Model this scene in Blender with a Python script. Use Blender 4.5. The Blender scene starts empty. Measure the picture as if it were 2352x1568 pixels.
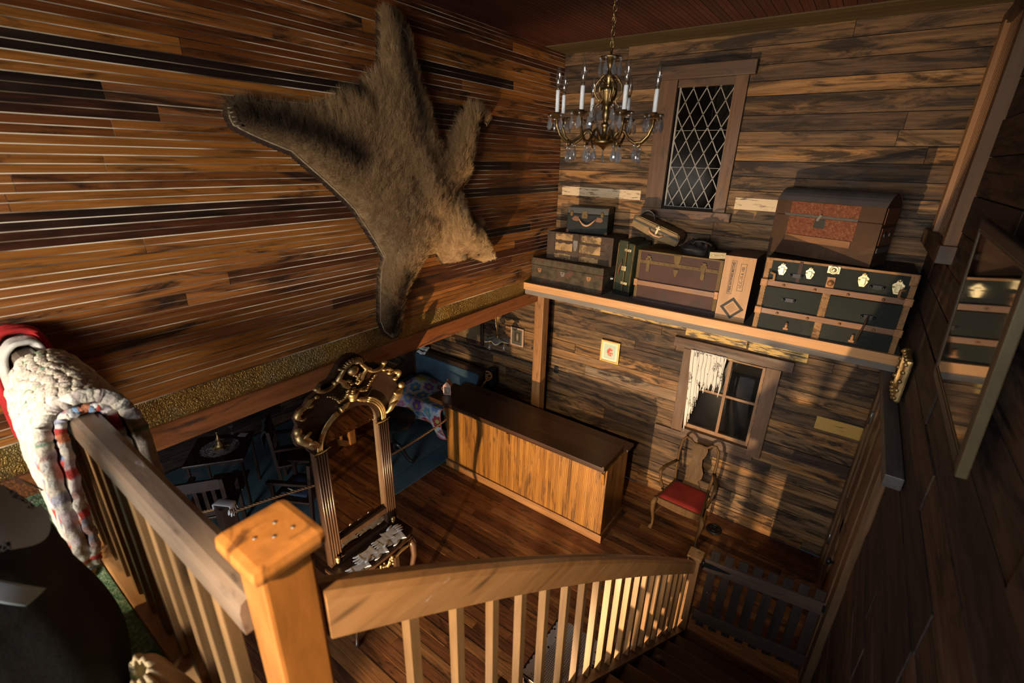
import bpy, bmesh, math, random
from math import sin, cos, pi, radians, sqrt, exp, atan2
from mathutils import Vector, Matrix, noise as mnoise
from mathutils.geometry import delaunay_2d_cdt
random.seed(7)
SC = bpy.context.scene
COL = SC.collection

# ---------------------------------------------------------------- camera
FPX = 1073.23
CAMP = Vector((3.089, 0.0, 3.994))
_v = Vector((1.8621183, 0.623694635, -0.395248589))
RM = Matrix.Rotation(_v.length, 3, _v.normalized())      # world -> camera (x right, y down, z forward)
cam_d = bpy.data.cameras.new('camera')
cam = bpy.data.objects.new('camera', cam_d)
COL.objects.link(cam)
cam_d.sensor_width = 36.0
cam_d.lens = FPX / 2352 * 36
cam_d.clip_start = 0.02
rx, ry, rz = Vector(RM[0]), -Vector(RM[1]), -Vector(RM[2])
cam.matrix_world = Matrix(((rx.x, ry.x, rz.x, CAMP.x), (rx.y, ry.y, rz.y, CAMP.y), (rx.z, ry.z, rz.z, CAMP.z), (0, 0, 0, 1)))
cam_d.dof.use_dof = True
cam_d.dof.focus_distance = 4.6
cam_d.dof.aperture_fstop = 2.2
SC.camera = cam

def px(u, v, ax, val):
    d = RM.transposed() @ Vector(((u - 1176) / FPX, (v - 784) / FPX, 1))
    t = (val - CAMP[ax]) / d[ax]
    return CAMP + t * d

# ---------------------------------------------------------------- object helpers
def link(name, me, parent=None, loc=(0, 0, 0), rotz=0.0):
    o = bpy.data.objects.new(name, me)
    COL.objects.link(o)
    o.location = loc
    o.rotation_euler = (0, 0, rotz)
    if parent: o.parent = parent
    return o

def tag(o, label=None, cat=None, group=None, kind=None):
    if label: o['label'] = label
    if cat: o['category'] = cat
    if group: o['group'] = group
    if kind: o['kind'] = kind
    return o

def thing(name, label, cat, loc=(0, 0, 0), rotz=0.0, group=None, rot=None):
    o = link(name, None, None, loc, rotz)
    if rot: o.rotation_euler = rot
    o.empty_display_size = 0.05
    return tag(o, label, cat, group)

def copy_tree(o, parent=None):
    c = o.copy(); COL.objects.link(c)
    if parent: c.parent = parent
    for ch in [x for x in o.children]: copy_tree(ch, c)
    return c

class MB:
    """collects shapes, then becomes one mesh object"""
    def __init__(s): s.v = []; s.f = []; s.r = []; s.m = []; s.sm = []; s.T = None
    def add(s, vs, fs, rnd=0.5, mi=0, smooth=False):
        b = len(s.v)
        if s.T is not None: vs = [s.T @ Vector(p) for p in vs]
        s.v += [tuple(p) for p in vs]
        for f in fs:
            s.f.append(tuple(i + b for i in f)); s.r.append(rnd); s.m.append(mi); s.sm.append(smooth)
        return s
    def box(s, a, b, rnd=None, mi=0, bev=0.0):
        if rnd is None: rnd = random.random()
        x0, y0, z0 = [min(a[i], b[i]) for i in range(3)]; x1, y1, z1 = [max(a[i], b[i]) for i in range(3)]
        if bev <= 0:
            vs = [(x, y, z) for x in (x0, x1) for y in (y0, y1) for z in (z0, z1)]
            fs = [(0, 1, 3, 2), (4, 6, 7, 5), (0, 4, 5, 1), (2, 3, 7, 6), (0, 2, 6, 4), (1, 5, 7, 3)]
            return s.add(vs, fs, rnd, mi)
        bm = bmesh.new(); bmesh.ops.create_cube(bm, size=1)
        for v in bm.verts:
            v.co = Vector(((x0 + x1) / 2 + v.co.x * (x1 - x0), (y0 + y1) / 2 + v.co.y * (y1 - y0), (z0 + z1) / 2 + v.co.z * (z1 - z0)))
        w = min(bev, 0.45 * min(x1 - x0, y1 - y0, z1 - z0))
        bmesh.ops.bevel(bm, geom=bm.edges[:], offset=w, segments=2, affect='EDGES', profile=0.6)
        return s.bm(bm, rnd, mi)
    def bm(s, bm, rnd=0.5, mi=0, smooth=False):
        bm.verts.index_update()
        s.add([v.co.copy() for v in bm.verts], [[v.index for v in f.verts] for f in bm.faces], rnd, mi, smooth)
        bm.free(); return s
    def bar(s, p, q, w, h, rnd=None, mi=0, up=(0, 0, 1), bev=0.0):
        """box from p to q, w across, h along 'up'"""
        if rnd is None: rnd = random.random()
        p, q = Vector(p), Vector(q); d = (q - p); L = d.length; d.normalize()
        u = Vector(up); sd = d.cross(u).normalized(); u = sd.cross(d).normalized()
        m = MB(); m.box((0, -w / 2, -h / 2), (L, w / 2, h / 2), rnd, mi, bev)
        M = Matrix(((d.x, sd.x, u.x, p.x), (d.y, sd.y, u.y, p.y), (d.z, sd.z, u.z, p.z), (0, 0, 0, 1)))
        return s.add([M @ Vector(c) for c in m.v], m.f, rnd, mi)
    def lathe(s, prof, n=24, c=(0, 0, 0), axis='z', rnd=0.5, mi=0, smooth=True, a0=0, a1=2 * pi):
        """prof: (radius, height)"""
        full = abs(a1 - a0 - 2 * pi) < 1e-6
        k = n if full else n + 1
        vs = []
        for r, h in prof:
            for i in range(k):
                a = a0 + (a1 - a0) * i / n
                x, y = r * cos(a), r * sin(a)
                p = (x, y, h) if axis == 'z' else ((h, x, y) if axis == 'x' else (x, h, y))
                vs.append((p[0] + c[0], p[1] + c[1], p[2] + c[2]))
        fs = []
        for j in range(len(prof) - 1):
            for i in range(n):
                i2 = (i + 1) % k
                fs.append((j * k + i, j * k + i2, (j + 1) * k + i2, (j + 1) * k + i))
        if full:
            if prof[0][0] > 1e-5: fs.append(tuple(range(k - 1, -1, -1)))
            if prof[-1][0] > 1e-5: fs.append(tuple((len(prof) - 1) * k + i for i in range(k)))
        return s.add(vs, fs, rnd, mi, smooth)
    def cyl(s, p, q, r, n=14, r2=None, rnd=0.5, mi=0, smooth=True):
        return s.tube([p, q], [r, r if r2 is None else r2], n, rnd, mi, smooth)
    def tube(s, pts, rad, n=10, rnd=0.5, mi=0, smooth=True, closed=False, flat=1.0, up=None):
        pts = [Vector(p) for p in pts]
        if not isinstance(rad, (list, tuple)): rad = [rad] * len(pts)
        vs = []; N = len(pts); prev = None
        for i, p in enumerate(pts):
            if closed: t = pts[(i + 1) % N] - pts[i - 1]
            else: t = pts[min(i + 1, N - 1)] - pts[max(i - 1, 0)]
            if t.length < 1e-9: t = Vector((0, 0, 1))
            t.normalize()
            if prev is None:
                a = Vector(up) if up else (Vector((0, 0, 1)) if abs(t.z) < 0.9 else Vector((1, 0, 0)))
                prev = (a - t * a.dot(t)).normalized()
            else:
                prev = (prev - t * prev.dot(t))
                prev = prev.normalized() if prev.length > 1e-6 else t.orthogonal().normalized()
            b = t.cross(prev)
            for k in range(n):
                a = 2 * pi * k / n
                vs.append(p + rad[i] * (cos(a) * prev * flat + sin(a) * b))
        fs = []
        for i in range(N if closed else N - 1):
            j = (i + 1) % N
            for k in range(n):
                k2 = (k + 1) % n
                fs.append((i * n + k, i * n + k2, j * n + k2, j * n + k))
        if not closed:
            fs.append(tuple(range(n - 1, -1, -1))); fs.append(tuple((N - 1) * n + k for k in range(n)))
        return s.add(vs, fs, rnd, mi, smooth)
    def sph(s, c, r, n=12, m=8, rnd=0.5, mi=0, sc=(1, 1, 1)):
        prof = [(max(0.0, r * sin(pi * j / m)), -r * cos(pi * j / m)) for j in range(m + 1)]
        prof[0] = (0.0002 * r, -r); prof[-1] = (0.0002 * r, r)
        t = MB(); t.lathe(prof, n)
        return s.add([(p[0] * sc[0] + c[0], p[1] * sc[1] + c[1], p[2] * sc[2] + c[2]) for p in t.v], t.f, rnd, mi, True)
    def grid(s, fn, nu, nv, rnd=0.5, mi=0, smooth=True, thick=0.0):
        """fn(u,v)->point, u,v in 0..1"""
        vs = [Vector(fn(i / nu, j / nv)) for j in range(nv + 1) for i in range(nu + 1)]
        fs = [(j * (nu + 1) + i, j * (nu + 1) + i + 1, (j + 1) * (nu + 1) + i + 1, (j + 1) * (nu + 1) + i) for j in range(nv) for i in range(nu)]
        if thick <= 0: return s.add(vs, fs, rnd, mi, smooth)
        bm = bmesh.new(); bv = [bm.verts.new(p) for p in vs]
        for f in fs: bm.faces.new([bv[i] for i in f])
        bm.normal_update()
        bmesh.ops.solidify(bm, geom=bm.faces[:], thickness=thick)
        return s.bm(bm, rnd, mi, smooth)
    def prism(s, poly, d0, d1, axis=2, rnd=0.5, mi=0, bev=0.0):
        """extrude a 2-d polygon between d0 and d1 along axis (0: poly=(y,z), 1: poly=(x,z), 2: poly=(x,y))"""
        n = len(poly)
        def P(p, d): return (d, p[0], p[1]) if axis == 0 else ((p[0], d, p[1]) if axis == 1 else (p[0], p[1], d))
        vs = [P(p, d0) for p in poly] + [P(p, d1) for p in poly]
        fs = [tuple(range(n))[::-1], tuple(range(n, 2 * n))] + [(i, (i + 1) % n, n + (i + 1) % n, n + i) for i in range(n)]
        if bev > 0:
            bm = bmesh.new(); bv = [bm.verts.new(p) for p in vs]
            for f in fs: bm.faces.new([bv[i] for i in f])
            bmesh.ops.recalc_face_normals(bm, faces=bm.faces[:])
            bmesh.ops.bevel(bm, geom=bm.edges[:], offset=bev, segments=2, affect='EDGES')
            return s.bm(bm, rnd, mi)
        return s.add(vs, fs, rnd, mi)
    def build(s, name, mats, parent=None, loc=(0, 0, 0), rotz=0.0, fix=True):
        me = bpy.data.meshes.new(name)
        me.from_pydata(s.v, [], s.f)
        if not isinstance(mats, (list, tuple)): mats = [mats]
        for m in mats: me.materials.append(m)
        me.polygons.foreach_set('material_index', s.m)
        me.polygons.foreach_set('use_smooth', s.sm)
        a = me.attributes.new('rnd', 'FLOAT', 'FACE'); a.data.foreach_set('value', s.r)
        if fix:
            bm = bmesh.new(); bm.from_mesh(me)
            bmesh.ops.recalc_face_normals(bm, faces=bm.faces[:])
            bm.to_mesh(me); bm.free()
        me.update()
        return link(name, me, parent, loc, rotz)

def rect_tube(path, w, h, **k):
    pass

# ---------------------------------------------------------------- materials
class NT:
    def __init__(s, name):
        s.m = bpy.data.materials.new(name); s.m.use_nodes = True
        s.t = s.m.node_tree; s.t.nodes.clear()
        s.out = s.t.nodes.new('ShaderNodeOutputMaterial')
    def n(s, typ, props=None, **inp):
        nd = s.t.nodes.new('ShaderNode' + typ)
        for k, v in (props or {}).items(): setattr(nd, k, v)
        for k, v in inp.items():
            key = int(k[1:]) if k[0] == 'i' and k[1:].isdigit() else k.replace('_', ' ')
            s.set(nd.inputs[key], v)
        return nd
    def set(s, sock, v):
        if hasattr(v, 'outputs'): v = v.outputs[0]
        if isinstance(v, bpy.types.NodeSocket): s.t.links.new(v, sock)
        else:
            if sock.type == 'RGBA' and len(v) == 3: v = (*v, 1)
            sock.default_value = v
    def math(s, op, a, b=0.0, c=0.0):
        return s.n('Math', {'operation': op}, i0=a, i1=b, i2=c).outputs[0]
    def ramp(s, fac, stops, interp='LINEAR'):
        r = s.n('ValToRGB'); r.color_ramp.interpolation = interp
        e = r.color_ramp.elements
        while len(e) < len(stops): e.new(0.5)
        for el, (p, c) in zip(e, stops):
            el.position = p; el.color = (*c, 1) if not isinstance(c, (int, float)) else (c, c, c, 1)
        s.set(r.inputs[0], fac); return r.outputs[0]
    def mix(s, fac, a, b, blend='MIX'):
        m = s.n('Mix', {'data_type': 'RGBA', 'blend_type': blend})
        s.set(m.inputs[0], fac); s.set(m.inputs[6], a); s.set(m.inputs[7], b)
        return m.outputs[2]
    def coords(s, scale=(1, 1, 1), offs=None, kind='Object', rot=None):
        c = s.n('TexCoord').outputs[kind]
        if offs is not None: c = s.n('VectorMath', {'operation': 'ADD'}, i0=c, i1=offs).outputs[0]
        mp = s.n('Mapping', Vector=c, Scale=scale)
        if rot: mp.inputs['Rotation'].default_value = rot
        return mp.outputs[0]
    def noise(s, vec, scale=5, detail=4, rough=0.55, dist=0.0):
        return s.n('TexNoise', Vector=vec, Scale=scale, Detail=detail, Roughness=rough, Distortion=dist).outputs[0]
    def bump(s, h, strength=0.3, dist=0.01):
        return s.n('Bump', Strength=strength, Distance=dist, Height=h).outputs[0]
    def pbsdf(s, color, rough=0.5, metal=0.0, normal=None, spec=0.5, **kw):
        b = s.n('BsdfPrincipled'); s.set(b.inputs['Base Color'], color); s.set(b.inputs['Roughness'], rough)
        s.set(b.inputs['Metallic'], metal); s.set(b.inputs['Specular IOR Level'], spec)
        if normal is not None: s.set(b.inputs['Normal'], normal)
        for k, v in kw.items(): s.set(b.inputs[k.replace('_', ' ')], v)
        s.t.links.new(b.outputs[0], s.out.inputs[0]); return s.m

def wood(name, stops, axis='x', along=1.3, across=24.0, rough=(0.3, 0.6), stain=None, paint=None, bump=0.25, gv=(0.5, 1.25), spec=0.5, mixn=0.35, knots=True, coat=0.0, crack=0.0, gr=(0.3, 0.7)):
    """planks: colour from the per-board 'rnd' attribute plus grain, dark stains and worn paint"""
    t = NT(name)
    rnd = t.n('Attribute', {'attribute_name': 'rnd'}).outputs['Fac']
    offs = t.n('CombineXYZ', X=t.math('MULTIPLY', rnd, 37.0), Y=t.math('MULTIPLY', rnd, 91.0), Z=t.math('MULTIPLY', rnd, 53.0)).outputs[0]
    sc = {'x': (along, across, across), 'y': (across, along, across), 'z': (across, across, along)}[axis]
    s2 = {'x': (along, 5, 5), 'y': (5, along, 5), 'z': (5, 5, along)}[axis]
    vg = t.coords(sc, offs); vl = t.coords(s2, offs)
    low = t.noise(vl, 1.6, 4, 0.6, 0.8)
    grain = t.noise(vg, 1.0, 6, 0.65, 1.2)
    fine = t.noise(vg, 4.5, 3, 0.6, 0.3)
    fac = t.math('ADD', t.math('MULTIPLY', rnd, 1 - mixn), t.math('MULTIPLY', t.math('ADD', t.math('MULTIPLY', low, 1.6), -0.3), mixn))
    col = t.ramp(fac, stops)
    g = t.math('ADD', t.math('MULTIPLY', grain, 0.7), t.math('MULTIPLY', fine, 0.3))
    gm = t.n('MapRange', Value=g, From_Min=gr[0], From_Max=gr[1], To_Min=gv[0], To_Max=gv[1]).outputs[0]
    gc = t.n('CombineColor', Red=gm, Green=gm, Blue=gm).outputs[0]
    col = t.mix(1.0, col, gc, 'MULTIPLY')
    if stain:
        amt, sc_, scol = stain
        sn = t.noise(vl, sc_, 5, 0.7, 1.0)
        sm = t.n('MapRange', Value=sn, From_Min=0.68 - amt, From_Max=0.8 - amt, To_Min=0.0, To_Max=0.9).outputs[0]
        col = t.mix(sm, col, scol)
    if crack:
        vc = t.coords(tuple(k * (.42 if k == along else 1.3) for k in sc), offs)
        cn = t.noise(vc, 1.0, 3, 0.6, 0.9)
        cm = t.n('MapRange', Value=cn, From_Min=0.66 - crack, From_Max=0.70 - crack, To_Min=0.0, To_Max=0.9).outputs[0]
        col = t.mix(cm, col, (0.012, 0.008, 0.006))
    if knots:
        kv = t.n('TexVoronoi', {'feature': 'F1'}, Vector=t.coords({'x': (1.1, 6, 6), 'y': (6, 1.1, 6), 'z': (6, 6, 1.1)}[axis], offs), Scale=1.0).outputs[0]
        km = t.n('MapRange', Value=kv, From_Min=0.1, From_Max=0.02, To_Min=0.0, To_Max=0.85).outputs[0]
        col = t.mix(km, col, (0.02, 0.01, 0.006))
    if paint:
        amt, sc_, pcol = paint
        pn = t.noise(vl, sc_, 6, 0.75, 0.5)
        pm = t.math('MULTIPLY', t.n('MapRange', Value=pn, From_Min=0.8 - amt, From_Max=0.84 - amt, To_Min=0.0, To_Max=1.0).outputs[0], t.n('MapRange', Value=fine, From_Min=0.35, From_Max=0.5, To_Min=0.25, To_Max=0.85).outputs[0])
        col = t.mix(pm, col, pcol)
    ro = t.n('MapRange', Value=low, From_Min=0.3, From_Max=0.7, To_Min=rough[0], To_Max=rough[1]).outputs[0]
    nb = t.bump(g, bump, 0.004)
    kw = {}
    if coat: kw = dict(Coat_Weight=coat, Coat_Roughness=0.25)
    return t.pbsdf(col, ro, 0.0, nb, spec, **kw)

def plain(name, col, rough=0.5, metal=0.0, var=0.25, scale=8.0, bump=0.0, bscale=60.0, spec=0.5, worn=None, **kw):
    """one colour, softly mottled; worn=(amount, colour, scale) adds patches of a second colour"""
    t = NT(name)
    v = t.coords()
    n = t.noise(v, scale, 5, 0.6)
    lo = tuple(c * (1 - var) for c in col); hi = tuple(min(1, c * (1 + var)) for c in col)
    c = t.ramp(n, [(0.3, lo), (0.7, hi)])
    if worn:
        w = t.noise(v, worn[2], 6, 0.7, 0.6)
        c = t.mix(t.n('MapRange', Value=w, From_Min=0.7 - worn[0], From_Max=0.78 - worn[0], To_Min=0.0, To_Max=0.85).outputs[0], c, worn[1])
    nb = t.bump(t.noise(v, bscale, 4, 0.6), bump, 0.004) if bump else None
    return t.pbsdf(c, rough, metal, nb, spec, **kw)

M = {}
DK = (0.010, 0.0065, 0.0045)
M['wall_left'] = wood('varnished_beadboard', [(0.0, (0.008, 0.006, 0.005)), (0.13, (0.02, 0.011, 0.008)), (0.22, (0.07, 0.021, 0.009)), (0.42, (0.18, 0.058, 0.014)), (0.68, (0.34, 0.13, 0.026)), (0.86, (0.27, 0.095, 0.028)), (1.0, (0.13, 0.066, 0.036))], 'y', 0.8, 24, (0.36, 0.56), stain=(0.16, 1.4, (0.016, 0.010, 0.008)), paint=(0.12, 2.0, (0.34, 0.25, 0.18)), bump=0.25, spec=0.3, mixn=0.2, gv=(0.45, 1.3), gr=(0.34, 0.64))
def groove():
    t = NT('old_paint_in_grooves')
    n = t.math('ADD', t.math('MULTIPLY', t.noise(t.coords((1, 0.7, 9)), 1.4, 4, 0.6), .6), t.math('MULTIPLY', t.noise(t.coords(), .9, 2, .5), .4))
    c = t.ramp(n, [(0.40, (0.035, 0.022, 0.016)), (0.48, (0.22, 0.15, 0.1)), (0.56, (0.85, 0.76, 0.62))])
    return t.pbsdf(c, 0.5)
M['groove'] = groove()
M['wall_back'] = wood('weathered_planks', [(0.0, (0.026, 0.018, 0.014)), (0.15, (0.07, 0.042, 0.026)), (0.35, (0.14, 0.08, 0.038)), (0.55, (0.21, 0.125, 0.06)), (0.75, (0.27, 0.13, 0.042)), (0.9, (0.17, 0.12, 0.08)), (1.0, (0.28, 0.2, 0.115))], 'x', 0.9, 17, (0.55, 0.8), stain=(0.2, 1.7, (0.014, 0.010, 0.008)), paint=(0.06, 1.3, (0.4, 0.32, 0.22)), bump=0.7, gv=(0.3, 1.35), gr=(0.34, 0.64), spec=0.25, mixn=0.25, crack=0.03)
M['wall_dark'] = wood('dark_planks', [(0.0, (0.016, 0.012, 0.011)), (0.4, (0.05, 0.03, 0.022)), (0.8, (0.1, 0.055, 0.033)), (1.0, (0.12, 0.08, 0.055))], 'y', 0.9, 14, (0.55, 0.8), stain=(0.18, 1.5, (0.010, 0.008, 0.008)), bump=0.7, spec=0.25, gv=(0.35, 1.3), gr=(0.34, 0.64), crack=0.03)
M['gap'] = plain('dark_gap', (0.012, 0.009, 0.007), 0.9)
M['floor'] = wood('worn_floorboards', [(0.0, (0.05, 0.022, 0.012)), (0.3, (0.15, 0.055, 0.022)), (0.6, (0.25, 0.1, 0.032)), (1.0, (0.34, 0.165, 0.06))], 'x', 1.1, 20, (0.35, 0.6), stain=(0.14, 2.0, (0.028, 0.016, 0.010)), paint=(0.1, 2.6, (0.34, 0.25, 0.17)), bump=0.3, spec=0.35, gv=(0.45, 1.3), gr=(0.34, 0.64), crack=0.0)
M['ceiling'] = wood('dark_red_beadboard', [(0.0, (0.03, 0.008, 0.006)), (1.0, (0.07, 0.018, 0.011))], 'y', 1.0, 22, (0.4, 0.6), spec=0.4)
M['ceiling_trim'] = wood('olive_trim', [(0.0, (0.045, 0.03, 0.012)), (1.0, (0.07, 0.05, 0.02))], 'x', 1.0, 22, (0.5, 0.7), spec=0.3)
M['beam'] = wood('old_beam', [(0.0, (0.13, 0.045, 0.018)), (0.5, (0.27, 0.09, 0.027)), (1.0, (0.38, 0.14, 0.042))], 'y', 0.8, 16, (0.5, 0.75), stain=(0.14, 1.6, (0.04, 0.02, 0.014)), paint=(0.15, 1.8, (0.36, 0.29, 0.26)), bump=0.5, spec=0.3)
M['post'] = wood('post_pine', [(0.0, (0.2, 0.08, 0.025)), (1.0, (0.36, 0.17, 0.055))], 'z', 0.8, 18, (0.4, 0.65), stain=(0.12, 1.8, (0.05, 0.028, 0.016)), bump=0.3)
M['pine'] = wood('new_pine', [(0.0, (0.42, 0.2, 0.07)), (1.0, (0.56, 0.29, 0.11))], 'x', 0.9, 20, (0.45, 0.65), bump=0.2, gv=(0.7, 1.15))
M['pine_y'] = wood('new_pine_upright', [(0.0, (0.17, 0.08, 0.03)), (1.0, (0.25, 0.125, 0.05))], 'z', 0.9, 20, (0.5, 0.7), bump=0.2, gv=(0.7, 1.15))
M['shelf_grey'] = wood('grey_shelf_board', [(0.0, (0.14, 0.12, 0.1)), (1.0, (0.22, 0.19, 0.16))], 'x', 1, 20, (0.6, 0.8))
M['casing'] = wood('window_casing', [(0.0, (0.075, 0.036, 0.017)), (1.0, (0.15, 0.075, 0.032))], 'z', 1.0, 20, (0.5, 0.75), stain=(0.12, 1.8, (0.025, 0.015, 0.01)), bump=0.4)
M['casing_h'] = wood('charred_lintel', [(0.0, (0.05, 0.028, 0.016)), (1.0, (0.12, 0.055, 0.022))], 'x', 1.0, 18, (0.45, 0.7), stain=(0.16, 1.8, (0.014, 0.01, 0.008)), bump=0.5)
M['rail'] = wood('worn_handrail', [(0.0, (0.28, 0.12, 0.042)), (0.5, (0.4, 0.19, 0.068)), (1.0, (0.5, 0.27, 0.12))], 'y', 1.2, 14, (0.28, 0.45), stain=(0.08, 2.0, (0.12, 0.06, 0.03)), paint=(0.15, 2.6, (0.6, 0.48, 0.4)), bump=0.2, gv=(0.6, 1.15), coat=0.2)
M['rail_x'] = wood('worn_landing_rail', [(0.0, (0.13, 0.085, 0.055)), (1.0, (0.22, 0.155, 0.11))], 'x', 1.2, 16, (0.3, 0.5), stain=(0.1, 2.0, (0.05, 0.035, 0.028)), paint=(0.17, 2.2, (0.4, 0.36, 0.34)), bump=0.2, gv=(0.65, 1.15), coat=0.2)
M['newel'] = wood('orange_newel', [(0.0, (0.2, 0.065, 0.014)), (0.5, (0.34, 0.125, 0.026)), (1.0, (0.42, 0.17, 0.045))], 'z', 1.6, 9, (0.2, 0.4), stain=(0.1, 2.2, (0.1, 0.038, 0.012)), paint=(0.07, 2.4, (0.5, 0.3, 0.14)), bump=0.12, coat=0.4, gv=(0.6, 1.15))
M['baluster'] = wood('balusters', [(0.0, (0.17, 0.085, 0.032)), (1.0, (0.3, 0.16, 0.06))], 'z', 1.3, 16, (0.4, 0.6), bump=0.2, gv=(0.6, 1.15))
M['dark_wood'] = wood('dark_wood', [(0.0, (0.025, 0.014, 0.01)), (1.0, (0.06, 0.03, 0.017))], 'z', 1.2, 18, (0.3, 0.5), knots=False)
M['walnut'] = wood('walnut', [(0.0, (0.035, 0.018, 0.01)), (1.0, (0.075, 0.036, 0.018))], 'z', 1.2, 18, (0.3, 0.45), knots=False, coat=0.2)
M['chair_wood'] = wood('golden_chair_wood', [(0.0, (0.055, 0.028, 0.010)), (1.0, (0.1, 0.052, 0.017))], 'z', 1.2, 18, (0.55, 0.7), knots=False, spec=0.2)
M['door'] = wood('door_wood', [(0.0, (0.11, 0.06, 0.03)), (1.0, (0.2, 0.11, 0.05))], 'z', 1.0, 20, (0.3, 0.5), knots=False, paint=(0.05, 2.4, (0.4, 0.34, 0.26)))
M['stair'] = wood('stair_treads', [(0.0, (0.06, 0.032, 0.02)), (0.5, (0.12, 0.062, 0.032)), (1.0, (0.18, 0.095, 0.042))], 'x', 1.0, 18, (0.45, 0.65), stain=(0.1, 2, (0.03, 0.02, 0.016)), bump=0.4)
M['brass'] = plain('aged_brass', (0.34, 0.23, 0.10), 0.36, 1.0, 0.45, 20, 0.2, 90)
M['gold'] = plain('gilding', (0.44, 0.30, 0.13), 0.42, 0.85, 0.5, 14, 0.4, 120, worn=(0.08, (0.16, 0.10, 0.05), 16))
M['iron'] = plain('black_iron', (0.02, 0.02, 0.022), 0.45, 0.6)
M['steel'] = plain('dull_steel', (0.25, 0.24, 0.22), 0.4, 0.9)
M['lead'] = plain('lead_came', (0.22, 0.21, 0.19), 0.5, 0.3)
M['white'] = plain('white_cloth', (0.75, 0.74, 0.7), 0.85, 0, 0.08, 20, 0.2, 200)
def glass(name, col=(1, 1, 1), rough=0.0, ior=1.45, dirt=0.0):
    t = NT(name)
    g = t.n('BsdfGlass', Color=(*col, 1), Roughness=rough, IOR=ior)
    tr = t.n('BsdfTransparent')
    mx = t.n('MixShader'); t.set(mx.inputs[0], 0.5); t.t.links.new(g.outputs[0], mx.inputs[1]); t.t.links.new(tr.outputs[0], mx.inputs[2])
    t.t.links.new(mx.outputs[0], t.out.inputs[0]); return t.m
def pane(name, tint=(0.9, 0.9, 0.9), refl=0.12, rough=0.03, dirt=0.15):
    """thin window pane: mostly clear, a little mirror, a little dust"""
    t = NT(name)
    tr = t.n('BsdfTransparent', Color=(*tint, 1))
    gl = t.n('BsdfGlossy', Color=(1, 1, 1, 1), Roughness=rough)
    fr = t.n('Fresnel', IOR=1.5)
    f = t.math('ADD', t.math('MULTIPLY', fr.outputs[0], min(0.9, refl * 11)), refl)
    m1 = t.n('MixShader'); t.set(m1.inputs[0], f); t.t.links.new(tr.outputs[0], m1.inputs[1]); t.t.links.new(gl.outputs[0], m1.inputs[2])
    df = t.n('BsdfDiffuse', Color=(0.35, 0.3, 0.24, 1))
    nz = t.math('MULTIPLY', t.noise(t.coords(), 7, 5, 0.7), dirt)
    m2 = t.n('MixShader'); t.set(m2.inputs[0], nz); t.t.links.new(m1.outputs[0], m2.inputs[1]); t.t.links.new(df.outputs[0], m2.inputs[2])
    t.t.links.new(m2.outputs[0], t.out.inputs[0]); return t.m
M['pane'] = pane('window_pane')
def crystal():
    t = NT('crystal')
    tr = t.n('BsdfTransparent', Color=(.9, .92, .95, 1)); gl = t.n('BsdfGlossy', Color=(1, 1, 1, 1), Roughness=.04)
    df = t.n('BsdfTranslucent', Color=(.7, .7, .72, 1)); d2 = t.n('BsdfDiffuse', Color=(.6, .6, .62, 1))
    m1 = t.n('MixShader'); t.set(m1.inputs[0], t.math('ADD', t.math('MULTIPLY', t.n('Fresnel', IOR=1.6).outputs[0], .95), .2)); t.t.links.new(tr.outputs[0], m1.inputs[1]); t.t.links.new(gl.outputs[0], m1.inputs[2])
    m2 = t.n('MixShader'); t.set(m2.inputs[0], .5); t.t.links.new(df.outputs[0], m2.inputs[1]); t.t.links.new(d2.outputs[0], m2.inputs[2])
    m3 = t.n('MixShader'); t.set(m3.inputs[0], .16); t.t.links.new(m1.outputs[0], m3.inputs[1]); t.t.links.new(m2.outputs[0], m3.inputs[2])
    t.t.links.new(m3.outputs[0], t.out.inputs[0]); return t.m
M['crystal'] = crystal()
M['bulb'] = pane('clear_bulb', (0.95, 0.95, 0.95), 0.08, 0.03, 0.12)
M['mirror'] = plain('mirror_silver', (0.62, 0.55, 0.42), 0.02, 1.0, 0.05)
# ================================================================ ROOM
XR, YB, ZC, ZL = 3.59, 5.2, 5.10, 2.35      # right wall, back wall, ceiling, landing floor
YF = -2.6                                   # front wall behind the camera
XW, ZS = -3.6, 2.30                         # bedroom side wall and its ceiling

def boards(mb, axis, c0, c1, z0, z1, pitch, face, depth, lo=1.2, hi=2.6, holes=(), gap=0.004, jit=0.0, zjit=0.0, split=None, bias=None):
    """horizontal boards on a wall; axis 0: wall runs along x with its face at y=face, depth towards +y
       axis 1: wall runs along y with face at x=face, depth along sign of depth"""
    z = z0
    while z < z1 - 0.01:
        h = pitch * (1 + zjit * (random.random() - 0.5)); zt = min(z + h, z1)
        if z1 - zt < 0.25 * pitch: zt = z1
        rows = [(c0, c1)]
        for (a0, a1, b0, b1) in holes:
            if zt > b0 + 1e-4 and z < b1 - 1e-4:
                nr = []
                for (p, q) in rows:
                    if a1 <= p or a0 >= q: nr.append((p, q)); continue
                    if p < a0: nr.append((p, a0))
                    if a1 < q: nr.append((a1, q))
                rows = nr
        for p, q in rows:
            x = p
            if q - p > hi: x = p - random.random() * lo
            while x < q - 1e-3:
                L = lo + random.random() * (hi - lo); xe = min(x + L, q)
                if q - xe < 0.2: xe = q
                s = max(x, p)
                if xe - s > 0.01:
                    r = random.random()
                    if bias: r = bias(r, (s + xe) / 2, (z + zt) / 2)
                    d = jit * random.random()
                    f = face + (d if depth > 0 else -d)
                    segs = [(z + gap / 2, zt - gap / 2)] if not split else [(z + gap / 2, (z + zt) / 2 - split / 2), ((z + zt) / 2 + split / 2, zt - gap / 2)]
                    for (za, zb) in segs:
                        if axis == 0: mb.box((s + gap * .3, f, za), (xe - gap * .3, face + depth, zb), r)
                        else: mb.box((f, s + gap * .3, za), (face + depth, xe - gap * .3, zb), r)
                x = xe
        z = zt
    return mb

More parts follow.
